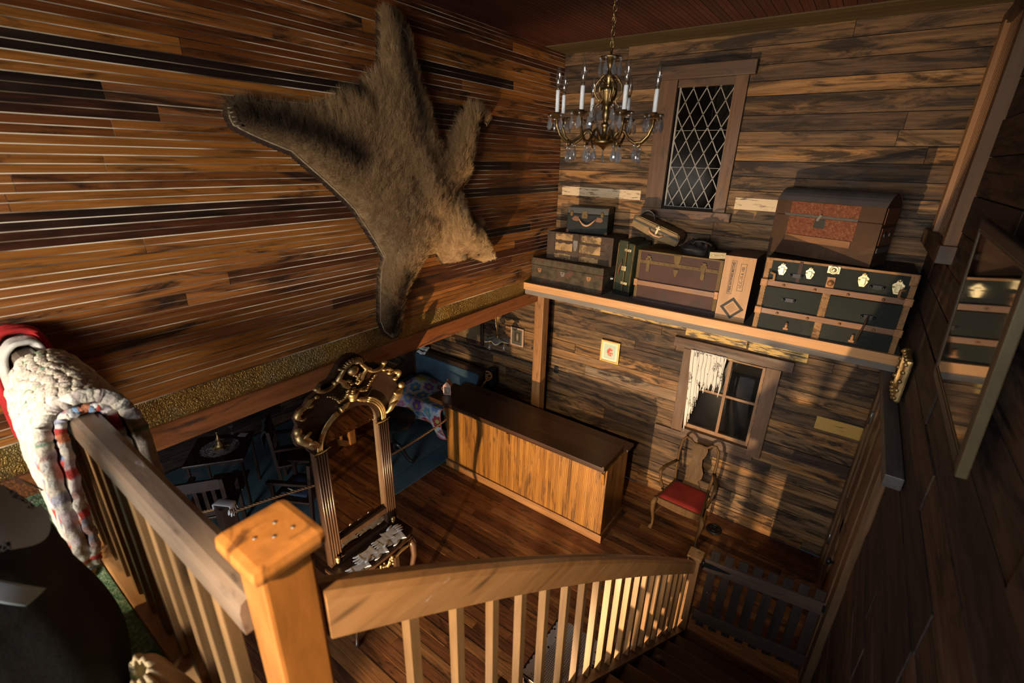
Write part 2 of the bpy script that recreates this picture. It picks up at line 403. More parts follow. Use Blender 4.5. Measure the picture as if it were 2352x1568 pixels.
def structure(o): o['kind'] = 'structure'; return o

# ---- floor
m = MB()
y = YF
while y < YB:
    x = XW - 0.1; x -= random.random() * 1.5
    while x < XR + 0.1:
        L = 0.9 + random.random() * 1.9; xe = min(x + L, XR + 0.1)
        xs = max(x, XW - 0.1)
        if xe - xs > 0.02: m.box((xs + .001, y + .0015, -0.03), (xe - .001, min(y + 0.092, YB) - .0015, -0.002 + 0.0015 * random.random()), mi=0)
        x = xe
    y += 0.092
m.box((XW - .1, YF, -0.06), (XR + .1, YB, -0.02), .5, 1)
structure(m.build('floor', [M['floor'], M['gap']]))

# ---- left wall (upper storey, beadboard) x<=0, from the brass frieze up to the ceiling
m = MB()
def bl(r, a, z): return r
boards(m, 1, YF, YB, 2.645, ZC, 0.0826, 0.0, -0.02, 1.0, 3.4, gap=0.0062, split=0.0055, jit=0.0012)
m.box((-0.0032, YF, 2.64), (-0.1, YB, ZC), .5, 1)
structure(m.build('wall_left', [M['wall_left'], M['groove']]))
# ---- embossed metal frieze and beam under it
def embossed():
    t = NT('embossed_brass_sheet')
    v = t.coords((1, 1, 1), kind='Object')
    n = t.noise(v, 16, 2, 0.5)
    w = t.n('TexWave', {'wave_type': 'BANDS', 'bands_direction': 'DIAGONAL'}, Vector=v, Scale=19.0, Distortion=9.0, Detail=2.0, Detail_Scale=3.2).outputs['Fac']
    low = t.noise(v, 2.2, 4, 0.6)
    c = t.ramp(low, [(0.3, (0.22, 0.16, 0.06)), (0.5, (0.5, 0.3, 0.07)), (0.7, (0.38, 0.32, 0.16))])
    c = t.mix(t.math('MULTIPLY', w, 0.5), t.mix(0.6, c, (0.12, 0.08, 0.03)), c)
    return t.pbsdf(c, t.n('MapRange', Value=low, From_Min=.3, From_Max=.7, To_Min=.4, To_Max=.6).outputs[0], 0.8, t.bump(t.math('ADD', w, t.math('MULTIPLY', n, .4)), 0.7, 0.008))
m = MB()
yy = YF
for L in (2.6, 0.75, 1.0, 0.95, 0.9, 0.9, 0.7):
    m.box((-0.01 + 0.0008 * random.random(), yy + .0015, 2.47), (-0.08, min(yy + L, YB) - .0015, 2.645)); yy += L
structure(m.build('trim_1', embossed()))
m = MB()
m.box((0.012, YF, 2.315), (-0.13, YB - .001, 2.468), .55, 0, 0.006)
structure(m.build('trim_2', M['beam']))
# bedroom ceiling, side wall, front
m = MB(); m.box((XW, YF, 2.315), (-0.13, YB, 2.38), .2)
structure(m.build('trim_3', M['wall_dark']))
m = MB(); boards(m, 1, YF, YB, 0, 2.315, 0.2, XW, -0.03, 1.2, 2.4); m.box((XW - .02, YF, 0), (XW - .08, YB, 2.4), .5, 1)
structure(m.build('wall_bedroom', [M['wall_dark'], M['gap']]))
# ---- back wall
UW = (1.31, 1.85, 3.56, 4.71)     # upper window opening x0,x1,z0,z1
LW = (1.93, 2.64, 1.03, 2.03)     # lower window opening
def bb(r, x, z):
    if z > 4.74: return r * 0.3  # top boards darkened in colour, partly standing in for a shadow band
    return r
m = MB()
boards(m, 0, XW, XR + .05, 0.0, 2.6, 0.132, YB, 0.03, 0.7, 2.2, holes=(LW,), gap=0.005, jit=0.012, zjit=0.5)
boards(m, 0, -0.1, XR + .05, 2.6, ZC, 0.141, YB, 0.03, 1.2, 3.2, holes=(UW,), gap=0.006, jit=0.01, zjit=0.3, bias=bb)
for (x0, x1, z0, z1) in ((XW, XR, 0, 1.03), (XW, LW[0], 1.03, 2.03), (LW[1], XR, 1.03, 2.03), (XW, XR, 2.03, 3.56), (-.1, UW[0], 3.56, 4.71), (UW[1], XR, 3.56, 4.71), (-.1, XR, 4.71, ZC)):
    m.box((x0, YB + .02, z0), (x1, YB + .07, z1), .5, 1)
structure(m.build('wall_back', [M['wall_back'], M['gap']]))
# left-over paint on single boards of the lower back wall
def flaked(name, col, amt=0.55):
    t = NT(name)
    c = t.ramp(t.noise(t.coords((1.2, 1, 9)), 6, 6, 0.7), [(amt - .04, (0.06, 0.04, 0.025)), (amt + .03, col)])
    return t.pbsdf(c, 0.6, 0, t.bump(t.noise(t.coords((1, 1, 6)), 30, 4), .3))
m = MB()
m.box((3.19, YB - .004, 1.50), (3.585, YB + .01, 1.64))
structure(m.build('trim_4', flaked('yellow_paint', (0.48, 0.28, 0.06), 0.36)))
m = MB()
m.box((0.62, YB - .006, 2.24), (1.75, YB + .01, 2.37)); m.box((1.78, YB - .006, 2.18), (2.42, YB + .01, 2.30)); m.box((2.44, YB - .006, 2.165), (2.98, YB + .01, 2.27))
structure(m.build('trim_5', flaked('flaking_yellow_paint', (0.5, 0.31, 0.07), 0.49)))
m = MB()
m.box((0.06, YB - .005, 3.60), (1.06, YB + .01, 3.70)); m.box((2.04, YB - .005, 3.58), (2.52, YB + .01, 3.69))
structure(m.build('trim_6', flaked('flaking_cream_paint', (0.5, 0.38, 0.24), 0.42)))
# ---- right wall
m = MB()
RW = (3.97, 4.74, 3.58, 4.80)
RD = (3.32, 4.86, 0.02, 2.34)
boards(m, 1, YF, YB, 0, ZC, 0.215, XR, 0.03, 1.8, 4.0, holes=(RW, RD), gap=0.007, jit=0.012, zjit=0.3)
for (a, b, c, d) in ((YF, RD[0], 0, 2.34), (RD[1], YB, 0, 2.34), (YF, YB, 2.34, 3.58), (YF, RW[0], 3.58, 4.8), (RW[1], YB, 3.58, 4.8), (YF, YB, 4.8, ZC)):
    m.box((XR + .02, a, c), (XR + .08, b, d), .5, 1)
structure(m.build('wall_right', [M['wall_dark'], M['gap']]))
# ---- ceiling
m = MB()
x = -0.1
while x < XR + .1:
    m.box((x + .002, YF, ZC), (x + .083, YB - .42, ZC + .02)); m.box((x + .002 + .04, YF, ZC - .002), (x + .046, YB - .42, ZC), .9); x += .085
m.box((-.1, YF, ZC + .015), (XR + .1, YB, ZC + .06), .5, 2)
for k in range(4): m.box((-.1, YB - .415 + k * .104, ZC - .008), (XR + .1, YB - .415 + k * .104 + .1, ZC + .01), None, 1)
structure(m.build('ceiling', [M['ceiling'], M['ceiling_trim'], M['gap']]))
# ---- front wall behind the camera: an upper and a lower opening added for the fill lights
m = MB()
for (x0, x1, z0, z1) in ((XW, 0.5, 0, 2.4), (2.3, XR, 0, 2.4), (0.5, 2.3, 2.1, 2.4), (0, .6, 2.4, ZC), (3.2, XR, 2.4, ZC), (.6, 3.2, 2.4, 3.3), (.6, 3.2, 4.9, ZC)):
    m.box((x0, YF - .08, z0), (x1, YF, z1), .5)
structure(m.build('wall_front', M['wall_dark']))

# ---- shelf over the lower room
m = MB()
m.box((0.0, 4.575, 2.575), (XR, YB, 2.612), .4, 1)
for k in range(6): pass
structure(m.build('trim_7', [M['pine'], M['shelf_grey']]))
m = MB(); m.box((-0.012, 4.535, 2.535), (XR, 4.575, 2.618), .75, 0, .004); m.box((0.0, 4.55, 2.475), (XR, 4.59, 2.535), .3, 1, .004)
structure(m.build('trim_8', [M['pine'], M['shelf_grey']]))
# post carrying the beam
m = MB(); m.box((-0.03, 4.83, 0.0), (0.1, 4.97, 2.475), .6, 0, .008)
structure(m.build('trim_9', M['post']))

# ---- landing and stairs
m = MB()
m.box((0, YF, 2.2), (XR, .16, 2.34), .3, 0); m.box((0, .16, 2.16), (2.3, .214, 2.341), .95, 1); m.box((0, .214, 2.16), (2.3, .30, 2.362), .95, 1, .006)
m.box((2.3, .16, 2.16), (XR, .30, 2.35), .4, 0, .006)
structure(m.build('trim_10', [M['stair'], M['pine']]))
m = MB()
NS = 12; rise = 2.35 / NS; run = 0.262; y0 = 0.30
for i in range(1, NS):
    z = 2.35 - i * rise; ya = y0 + (i - 1) * run
    xl = 2.36 + 0.28 * (ya - .3) / 3.1
    m.box((xl, ya - .02, z - .04), (XR - .002, ya + run + .01, z), None, 0, .006)
    m.box((xl + .01, ya + run - .012, z - rise), (XR - .002, ya + run - .004, z - .04), None, 0)
structure(m.build('trim_11', M['stair']))
m = MB()
for (xo, w) in ((0.0, .035),):
    a = Vector((2.335, .3, 2.16)); b = Vector((2.6, 3.2, 0.02))
    m.bar(a, b, .04, .26, .4)
structure(m.build('trim_12', M['stair']))

# ================================================================ LIGHT
def area(name, loc, target, size, size_y, power, col, spread=180):
    l = bpy.data.lights.new(name, 'AREA'); l.shape = 'RECTANGLE'; l.size = size; l.size_y = size_y; l.energy = power; l.color = col; l.spread = radians(spread)
    o = bpy.data.objects.new(name, l); COL.objects.link(o); o.location = loc
    o.rotation_euler = (Vector(target) - Vector(loc)).to_track_quat('-Z', 'Y').to_euler(); return o
def spot(name, loc, target, power, col, ang, blend, rad):
    l = bpy.data.lights.new(name, 'SPOT'); l.energy = power; l.color = col; l.spot_size = radians(ang); l.spot_blend = blend; l.shadow_soft_size = rad
    o = bpy.data.objects.new(name, l); COL.objects.link(o); o.location = loc
    o.rotation_euler = (Vector(target) - Vector(loc)).to_track_quat('-Z', 'Y').to_euler(); return o
W = bpy.data.worlds.new('world'); SC.world = W; W.use_nodes = True
bg = W.node_tree.nodes['Background']
bg.inputs[0].default_value = (0.5, 0.62, 0.9, 1); bg.inputs[1].default_value = 0.02
# warm spot near the floor below the landing, where the luggage shadows trace back
spot('low_warm_spot', (1.38, -0.45, 0.12), (1.30, 5.2, 2.0), 1800, (1.0, 0.68, 0.36), 65, 0.3, 0.025)
# warm sun through the upstairs window behind the camera
spot('window_sun_left', (0.35, -2.4, 4.1), (0.8, 0.2, 2.85), 250, (1.0, 0.74, 0.42), 24, 0.4, 0.05)
spot('window_sun_right', (3.1, -1.9, 4.75), (2.38, 0.8, 2.95), 1300, (1.0, 0.76, 0.48), 24, 0.7, 0.06)
# area lights added as fill at the unseen front openings
area('upstairs_fill', (1.9, YF - .02, 3.55), (0.3, 2.6, 2.7), 2.4, .6, 70, (1.0, 0.9, 0.76), 82)
area('stair_fill', (3.0, YF - .02, 4.2), (3.05, 3.2, 0.6), 0.8, 0.8, 42, (0.86, 0.92, 1.0), 100)  # extra fill added to lift the dark stairs
area('lower_fill', (1.4, YF - .02, 1.1), (1.4, 3, 1.0), 1.7, 1.9, 170, (0.88, 0.93, 1.0))  # low fill added for the room under the beam
SC.view_settings.view_transform = 'Standard'; SC.view_settings.look = 'None'; SC.view_settings.gamma = 1.0
SC.view_settings.use_curve_mapping = False
SC.view_settings.exposure = -0.1
# ================================================================ WINDOWS, DOOR, THINGS ON THE WALLS
def sthing(name):
    o = link(name, None); o.empty_display_size = .05; o['kind'] = 'structure'; return o

def text_mesh(txt, size, depth=0.0006, bold=0.0):
    cu = bpy.data.curves.new('lettering', 'FONT'); cu.body = txt; cu.size = size; cu.extrude = depth; cu.offset = bold; cu.resolution_u = 3
    cu.align_x = 'CENTER'; cu.align_y = 'CENTER'
    o = bpy.data.objects.new('lettering', cu); COL.objects.link(o)
    bpy.context.view_layer.update()
    me = bpy.data.meshes.new_from_object(o.evaluated_get(bpy.context.evaluated_depsgraph_get()))
    bpy.data.objects.remove(o); bpy.data.curves.remove(cu)
    return me
def text_into(mb, txt, size, M4, rnd=.5, mi=0, sx=1.0, bold=0.0):
    me = text_mesh(txt, size, bold=bold)
    mb.add([M4 @ Vector((v.co.x * sx, v.co.y, v.co.z)) for v in me.vertices], [tuple(p.vertices) for p in me.polygons], rnd, mi)
    bpy.data.meshes.remove(me)

# ---- window_1: upstairs, leaded diamonds
w = sthing('window_1')
m = MB()
m.box((1.13, YB - .035, 3.53), (1.315, YB + .03, 4.76), None, 0, .004)
m.box((1.85, YB - .035, 3.53), (1.965, YB + .03, 4.76), None, 0, .004)
m.build('window_casing', M['casing'], w)
m = MB()
m.box((1.10, YB - .07, 4.755), (2.02, YB + .02, 4.875), None, 0, .006); m.box((1.10, YB - .055, 3.44), (2.03, YB + .02, 3.535), None, 0, .006)
m.box((1.31, YB + .0, 4.69), (1.855, YB + .04, 4.755), .3)
m.build('window_lintel', M['casing_h'], w)
m = MB()
x0, x1, z0, z1 = 1.335, 1.845, 3.555, 4.70
yb = YB + .03
for a, b in (((x0, z0), (x0, z1)), ((x1, z0), (x1, z1)), ((x0, z0), (x1, z0)), ((x0, z1), (x1, z1))):
    m.bar((a[0], yb, a[1]), (b[0], yb, b[1]), .018, .014, .5, up=(0, 1, 0))
cw, chh = (x1 - x0) / 4, 0.236
sl = chh / cw
def clip(p, d):
    t0, t1 = -9, 9
    for i, (lo, hi) in enumerate(((x0, x1), (z0, z1))):
        a, b = (lo - p[i]) / d[i], (hi - p[i]) / d[i]
        t0 = max(t0, min(a, b)); t1 = min(t1, max(a, b))
    return ((p[0] + d[0] * t0, p[1] + d[1] * t0), (p[0] + d[0] * t1, p[1] + d[1] * t1)) if t1 - t0 > .01 else None
for k in range(-8, 12):
    for sg in (1, -1):
        c = clip((x0 + k * cw if sg > 0 else x1 - k * cw, z1 - .02), (1.0 * sg, -sl))
        if c: m.bar((c[0][0], yb, c[0][1]), (c[1][0], yb, c[1][1]), .0085, .008, .5, up=(0, 1, 0))
for z in (4.30, 3.95): m.bar((x0, yb - .006, z), (x1, yb - .006, z), .004, .004, .5, up=(0, 1, 0))
m.build('lead_lattice', M['lead'], w)
m = MB(); m.box((x0, yb + .004, z0), (x1, yb + .007, z1)); m.build('window_pane', pane('old_dark_pane', (.75, .75, .75), .012, .01, .004), w)
# near-black boxes added behind the windows to keep the panes dark
m = MB()
for a, b in (((1.0, 6.6, 2.9), (2.6, 6.7, 5.1)), ((.9, YB + .08, 2.9), (1.0, 6.7, 5.1)), ((2.6, YB + .08, 2.9), (2.7, 6.7, 5.1)), ((.9, YB + .08, 5.1), (2.7, 6.7, 5.2)), ((.9, YB + .08, 2.8), (2.7, 6.7, 2.9))): m.box(a, b, .1)
for a, b in (((1.4, 6.6, .3), (3.3, 6.7, 2.6)), ((1.3, YB + .08, .3), (1.4, 6.7, 2.6)), ((3.3, YB + .08, .3), (3.4, 6.7, 2.6)), ((1.3, YB + .08, 2.6), (3.4, 6.7, 2.7)), ((1.3, YB + .08, .2), (3.4, 6.7, .3))): m.box(a, b, .1)
for a, b in (((4.6, 3.5, 3.2), (4.7, 5.2, 5.1)), ((XR + .08, 3.4, 3.2), (4.7, 3.5, 5.1)), ((XR + .08, 5.1, 3.2), (4.7, 5.2, 5.1)), ((XR + .08, 3.4, 5.1), (4.7, 5.2, 5.2)), ((XR + .08, 3.4, 3.1), (4.7, 5.2, 3.2))): m.box(a, b, .1)
structure(m.build('dark_backing', plain('backing_black', (.012, .011, .01), .9)))

# ---- window_2: downstairs four-pane sash with a torn lace curtain
w = sthing('window_2')
m = MB()
m.box((1.80, YB - .045, .985), (1.925, YB + .02, 2.035), None, 0, .004); m.box((2.652, YB - .045, .96), (2.79, YB + .02, 2.035), None, 0, .004)
m.build('window_casing', M['casing'], w)
m = MB(); m.box((1.68, YB - .05, 2.04), (2.885, YB + .02, 2.15), .6, 0, .004); m.build('window_head', M['casing_h'], w)
m = MB(); m.box((1.92, YB - .04, .965), (2.67, YB + .06, 1.035), .5, 0, .004); m.box((1.60, YB - .03, .90), (2.72, YB + .01, .965), .5, 0, .004); m.build('window_sill', M['casing_h'], w)
m = MB()
y = YB + .028
for a, b in (((1.925, 1.035), (1.965, 2.04)), ((2.615, 1.035), (2.66, 2.04)), ((1.965, 1.035), (2.615, 1.085)), ((1.965, 1.99), (2.615, 2.04)), ((2.285, 1.085), (2.318, 1.99)), ((1.965, 1.548), (2.285, 1.578)), ((2.318, 1.548), (2.615, 1.578))):
    m.box((a[0], y - .016, a[1]), (b[0], y + .016, b[1]), .8, 0, .003)
m.build('sash', M['pine_y'], w)
m = MB()
for a, b in (((1.965, 1.085), (2.285, 1.548)), ((2.318, 1.085), (2.615, 1.548)), ((1.965, 1.578), (2.285, 1.99)), ((2.318, 1.578), (2.615, 1.99))):
    m.box((a[0], y - .002, a[1]), (b[0], y + .002, b[1]))
m.build('window_pane', pane('dusty_pane', (.8, .8, .78), .01, .03, .012), w)
cr = MB(); cr.cyl((1.93, YB - .052, 2.035), (2.655, YB - .052, 2.035), .005, 8)
rod = cr.build('curtain_rod', M['brass'])
tag(rod, 'thin brass rod across the top of the downstairs window', 'curtain rod')
def lace(name, scale=60, thr=0.36, col=(.78, .76, .7), holes=True):
    t = NT(name)
    v = t.coords()
    vor = t.n('TexVoronoi', {'feature': 'DISTANCE_TO_EDGE'}, Vector=v, Scale=scale).outputs[0]
    big = t.noise(v, 9, 3)
    a = t.math('MAXIMUM', t.math('LESS_THAN', vor, 0.09), t.math('GREATER_THAN', big, 1 - thr))
    b = t.n('BsdfPrincipled'); t.set(b.inputs['Base Color'], col); t.set(b.inputs['Roughness'], .9); t.set(b.inputs['Alpha'], a)
    t.t.links.new(b.outputs[0], t.out.inputs[0]); return t.m
M['lace'] = lace('cotton_lace', 75, .58, (.6, .57, .5))
m = MB()
# ragged strips of lace, short on the right, one long tail down the left jamb
random.seed(11)
zt = 2.038
for k in range(26):
    u = k / 25
    x = 1.90 + u * .35
    if u < .3: zb = 1.02 + u * 1.55 + random.uniform(-.03, .03)
    else: zb = 1.60 + random.uniform(-.04, .10)
    w0 = .021 * (1 if u < .8 else .8)
    yy = YB - .06 - .012 * sin(k * 1.9) - .004
    ph = random.random() * 6
    def fn(a, b, x=x, zb=zb, w0=w0, yy=yy, ph=ph, u=u):
        z = zt + .012 * sin(u * 40) * (1 - b) - (zt - zb) * b
        taper = 1 - .65 * max(0, b - .75) / .25
        drift = .06 * b * (1 - u) * (1 if u < .3 else .4)
        return (x + drift + (a - .5) * w0 * taper + .004 * sin(ph + b * 9), yy - .006 * sin(a * pi) + .003 * sin(ph + b * 14), z)
    m.grid(fn, 3, 22)
for k in range(30):   # heading ruffle
    a = 1.893 + k * .0122
    m.sph((a, YB - .062, 2.04), .011, 6, 4)
lc = m.build('lace_curtain', M['lace'])
tag(lc, 'torn white lace curtain bunched at the left of the downstairs window', 'curtain')

# ---- window_3: right wall upstairs, boarded with ridged pine
w = sthing('window_3')
m = MB()
m.box((XR - .05, 4.73, 3.56), (XR + .02, 4.87, 4.9), .8, 0, .004); m.box((XR - .06, 3.90, 3.56), (XR + .02, 3.99, 4.9), .2, 0, .004)
m.build('window_casing', M['pine_y'], w)
m = MB(); m.box((XR - .075, 3.87, 3.45), (XR + .02, 5.03, 3.56), .4, 0, .004); m.build('window_sill', M['casing_h'], w)
m = MB()
for k in range(22):
    a = 3.99 + k * .0336
    m.box((XR - .012 - .006 * (k % 2), a, 3.56), (XR + .02, a + .033, 4.9), .4)
m.build('shutter', M['pine_y'], w)
m = MB(); m.box((XR - .04, 3.8, 4.88), (XR + .02, 5.0, 4.98), .2, 0, .004); m.build('window_head', M['casing_h'], w)

# ---- door_1 in the right wall at the foot of the stairs
d = sthing('door_1')
m = MB()
m.box((XR + .005, 3.95, .03), (XR + .04, 4.88, 2.33), .4)
for (a, b, c, e) in ((3.95, 4.06, .03, 2.33), (4.77, 4.88, .03, 2.33), (4.06, 4.77, .03, .25), (4.06, 4.77, .95, 1.1), (4.06, 4.77, 2.2, 2.33), (4.36, 4.46, .25, 2.2)):
    m.box((XR - .012, a, c), (XR + .006, b, e), None, 0, .006)
m.build('door_slab', M['door'], d)
m = MB(); m.lathe([(.004, 0), (.012, .005), (.012, .03), (.03, .042), (.032, .055), (.022, .068), (.001, .072)], 16, (0, 0, 0), 'x'); 
kn = m.build('door_knob', M['iron'], d, (XR - .01, 4.01, .92)); kn.scale = (-1, 1, 1)
m = MB()
for z in (.45, 1.85): m.box((XR - .02, 4.865, z), (XR + .0, 4.895, z + .11), .5, 0, .003); m.cyl((XR - .022, 4.882, z - .01), (XR - .022, 4.882, z + .12), .007, 8)
m.build('hinge', M['steel'], d)
m = MB()
m.box((XR - .03, 3.74, .02), (XR + .03, 3.95, 2.36), .7, 0, .004); m.box((XR - .045, 3.56, .02), (XR + .03, 3.74, 2.36), .2, 0, .004); m.box((XR - .035, 3.40, .02), (XR + .03, 3.555, 2.36), .1, 0, .004)
m.box((XR - .03, 4.885, .02), (XR + .03, 5.03, 2.40), .3, 0, .004)
m.build('door_casing', M['door'], d)
m = MB(); m.box((XR - .085, 2.86, 2.40), (XR + .0, 4.95, 2.475), .3, 0, .006); m.build('door_header', wood('grey_header', [(0, (.07, .062, .06)), (1, (.1, .09, .085))], 'y', 1, 20), d)

# ---- framed pictures
def gl_pic(t):
    return t
def picture(name, label, cx, cz, w, h, fw, fmat, art, y=YB, mount=None, tilt=0.0, fd=.022, cat='picture'):
    t = thing(name, label, cat, (cx, y - .012, cz - h / 2), 0)
    t.rotation_euler = (radians(tilt), 0, 0)
    m = MB()
    for a, b in (((-w / 2, 0), (-w / 2 + fw, h)), ((w / 2 - fw, 0), (w / 2, h)), ((-w / 2 + fw, 0), (w / 2 - fw, fw)), ((-w / 2 + fw, h - fw), (w / 2 - fw, h))):
        m.box((a[0], -fd, a[1]), (b[0], 0, b[1]), .5, 0, fw * .2)
    m.build('frame', fmat, t)
    i0 = (-w / 2 + fw, fw); i1 = (w / 2 - fw, h - fw)
    if mount:
        mw, mm = mount
        m = MB()
        for a, b in (((i0[0], i0[1]), (i0[0] + mw, i1[1])), ((i1[0] - mw, i0[1]), (i1[0], i1[1])), ((i0[0] + mw, i0[1]), (i1[0] - mw, i0[1] + mw)), ((i0[0] + mw, i1[1] - mw), (i1[0] - mw, i1[1]))):
            m.box((a[0], -fd * .45, a[1]), (b[0], -fd * .2, b[1]), .5)
        m.build('mount', mm, t)
        i0 = (i0[0] + mw, i0[1] + mw); i1 = (i1[0] - mw, i1[1] - mw)
    m = MB(); m.box((i0[0], -fd * .3, i0[1]), (i1[0], -.001, i1[1])); m.build('picture', art, t)
    return t
def floral():
    t = NT('flower_print')
    c = t.n('TexCoord').outputs['Generated']
    gx = t.n('SeparateXYZ', Vector=c)
    X, Z = gx.outputs[0], gx.outputs[2]
    vor = t.n('TexVoronoi', {'feature': 'F1'}, Vector=t.n('Mapping', Vector=c, Scale=(7, 1, 9)).outputs[0], Scale=1.0)
    fl = t.ramp(t.n('SeparateColor', Color=vor.outputs['Color']).outputs[0], [(0, (.5, .08, .06)), (.35, (.55, .2, .1)), (.5, (.6, .42, .3)), (.75, (.18, .25, .07)), (.9, (.1, .2, .22))], 'CONSTANT')
    dx = t.math('SUBTRACT', X, .5); dz = t.math('SUBTRACT', Z, .46)
    r = t.math('ADD', t.math('MULTIPLY', t.math('MULTIPLY', dx, dx), 1.2), t.math('MULTIPLY', dz, dz))
    mask = t.math('LESS_THAN', t.math('ADD', r, t.math('MULTIPLY', t.noise(c, 8, 3), .07)), .12)
    col = t.mix(mask, (.42, .52, .42), fl)
    return t.pbsdf(col, .6)
picture('framed_flower_print', 'small gilt-framed flower print with a cream mount on the plank wall', .905, 1.745, .255, .29, .022, plain('gilt_frame', (.62, .36, .1), .4, .3), floral(), mount=(.028, plain('cream_mount', (.72, .64, .46), .8, 0, .03)))
def sepia():
    t = NT('old_portrait')
    c = t.n('TexCoord').outputs['Generated']; s = t.n('SeparateXYZ', Vector=c)
    dx = t.math('SUBTRACT', s.outputs[0], .5); dz = t.math('SUBTRACT', s.outputs[2], .45)
    r = t.math('ADD', t.math('MULTIPLY', t.math('MULTIPLY', dx, dx), 5), t.math('MULTIPLY', dz, dz))
    col = t.ramp(r, [(.0, (.26, .22, .15)), (.12, (.16, .13, .09)), (.2, (.05, .04, .03))])
    return t.pbsdf(col, .4)
p = picture('framed_photograph', 'small pale-framed old photograph on the plank wall left of the post', -.535, 1.60, .225, .275, .024, wood('pale_frame', [(0, (.4, .25, .17)), (1, (.5, .33, .24))], 'z', 1, 20, knots=False), sepia(), mount=(.035, plain('olive_mount', (.07, .068, .045), .7)))
m = MB(); m.tube([(-.05, -.004, .275), (0, -.003, .37), (.05, -.004, .275)], .0018, 5); m.build('hanging_wire', M['steel'], p)
picture('large_dark_picture', 'large dark-framed picture half hidden by the beam above the settee', -1.50, 1.62, .66, .66, .055, M['dark_wood'], plain('brown_canvas', (.16, .1, .045), .6, 0, .5, 3))
# light switch beside the post
t = thing('light_switch', 'small black switch plate on the plank wall right of the post', 'switch', (.135, YB - .006, 1.22))
m = MB(); m.box((-.03, -.012, 0), (.03, 0, .1), .5, 0, .004); m.build('plate', M['iron'], t)
m = MB(); m.box((-.01, -.022, .04), (.01, -.010, .062), .5, 0, .003); m.build('toggle', M['iron'], t)

# small oval gilt frame above the door, seen from its edge
t = thing('small_gilt_frame', 'small carved gilt frame on the dark wall above the door', 'picture', (XR - .012, 3.93, 2.53))
m = MB()
for a, b in (((-.16, 0), (-.12, .30)), ((.12, 0), (.16, .30)), ((-.12, 0), (.12, .04)), ((-.12, .26), (.12, .30))): m.box((-.035, a[0], a[1]), (0, b[0], b[1]), .5, 0, .012)
for k in range(18):
    a = k / 18 * 2 * pi; m.sph((-.035, .15 * max(-1, min(1, 1.35 * cos(a))), .15 + .14 * max(-1, min(1, 1.35 * sin(a)))), .016, 8, 6)
m.build('frame', M['gold'], t)
m = MB(); m.box((-.015, -.12, .04), (-.004, .12, .26)); m.build('picture', plain('dark_print', (.05, .035, .02), .4), t)

# large glazed frame on the right wall
t = thing('large_glazed_frame', 'large glazed picture with a black and gilt frame on the right wall', 'picture', (XR - .015, 2.30, 3.05))
t.rotation_euler = (radians(2), radians(-3), 0)
Wd, Ht = 1.02, .735
m = MB()
for a, b in (((-.34, 0), (-.295, Ht)), ((.56, 0), (.585, Ht)), ((-.295, 0), (.56, .045)), ((-.295, Ht - .045), (.56, Ht))): m.box((-.032, a[0], a[1]), (-.005, b[0], b[1]), .5, 0, .008)
m.build('frame', plain('black_frame', (.012, .011, .011), .5), t)
m = MB()
for a, b in (((-.295, .045), (-.283, Ht - .045)), ((.55, .045), (.56, Ht - .045)), ((-.283, .045), (.55, .056)), ((-.283, Ht - .056), (.55, Ht - .045))): m.box((-.029, a[0], a[1]), (-.018, b[0], b[1]), .5, 0, .003)
m.box((-.034, -.362, -.004), (-.002, -.338, Ht + .004), .5, 0, .004)
m.build('gilt_edge', plain('dull_gilt', (.085, .06, .025), .5, .2), t)
m = MB(); m.box((-.012, -.29, .05), (-.006, .55, Ht - .05)); m.build('picture', plain('dark_plate', (.035, .028, .016), .5, 0, .3, 3), t)
m = MB(); m.box((-.026, -.29, .05), (-.023, .55, Ht - .05))
def picglass():
    g = NT('picture_glass')
    tr = g.n('BsdfTransparent'); gl = g.n('BsdfGlossy', Color=(1, 1, 1, 1), Roughness=.05)
    mx = g.n('MixShader'); g.set(mx.inputs[0], g.math('ADD', g.math('MULTIPLY', g.n('Fresnel', IOR=1.5).outputs[0], 1.0), .06))
    g.t.links.new(tr.outputs[0], mx.inputs[1]); g.t.links.new(gl.outputs[0], mx.inputs[2]); g.t.links.new(mx.outputs[0], g.out.inputs[0]); return g.m
m.build('glazing', picglass(), t)
# ================================================================ LUGGAGE ON THE SHELF
def trunk_root(name, label, cat, fl, ang, z, group=None, tilt=(0, 0)):
    t = thing(name, label, cat, (fl[0], fl[1], z), 0)
    t.rotation_euler = (radians(tilt[0]), radians(tilt[1]), radians(ang)); return t
def leather(name, col, worn, rough=.6, var=.35, amt=.12, bump=.25, wsc=7, bs=160, scale=5):
    return plain(name, col, max(rough, .6), 0, var, scale, bump, bs, .18, (amt, worn, wsc))
M['tk_olive'] = leather('mottled_olive_canvas', (.05, .038, .023), (.09, .042, .026), .7, .6, .16, .4, 9, 90, 11)
M['tk_brown'] = leather('worn_brown_canvas', (.045, .029, .02), (.08, .055, .034), .7, .4, .1, .4, 6, 90)
M['tk_label'] = leather('torn_paper_covering', (.28, .175, .08), (.08, .055, .03), .8, .35, .22, .3, 8, 60)
M['tk_red'] = leather('oxblood_fibre', (.052, .024, .019), (.04, .027, .021), .6, .25, .16, .15, 5, 120, 3)
M['tk_green'] = leather('dark_green_vinyl', (.009, .012, .009), (.02, .021, .015), .5, .4, .12, .15, 4, 120, 3)
M['tk_black'] = leather('black_leatherette', (.006, .008, .007), (.016, .016, .012), .42, .35, .1, .2, 8, 140)
M['tk_croc'] = leather('green_grained_leather', (.03, .034, .018), (.014, .015, .011), .5, .35, .12, .7, 5, 260)
M['tk_dome'] = leather('rusty_tin', (.05, .026, .014), (.08, .045, .024), .6, .3, .1, .2, 4, 80, 3)
M['tk_dometop'] = leather('dusty_tin_lid', (.075, .066, .066), (.05, .04, .036), .75, .25, .1, .2, 4, 80, 3)
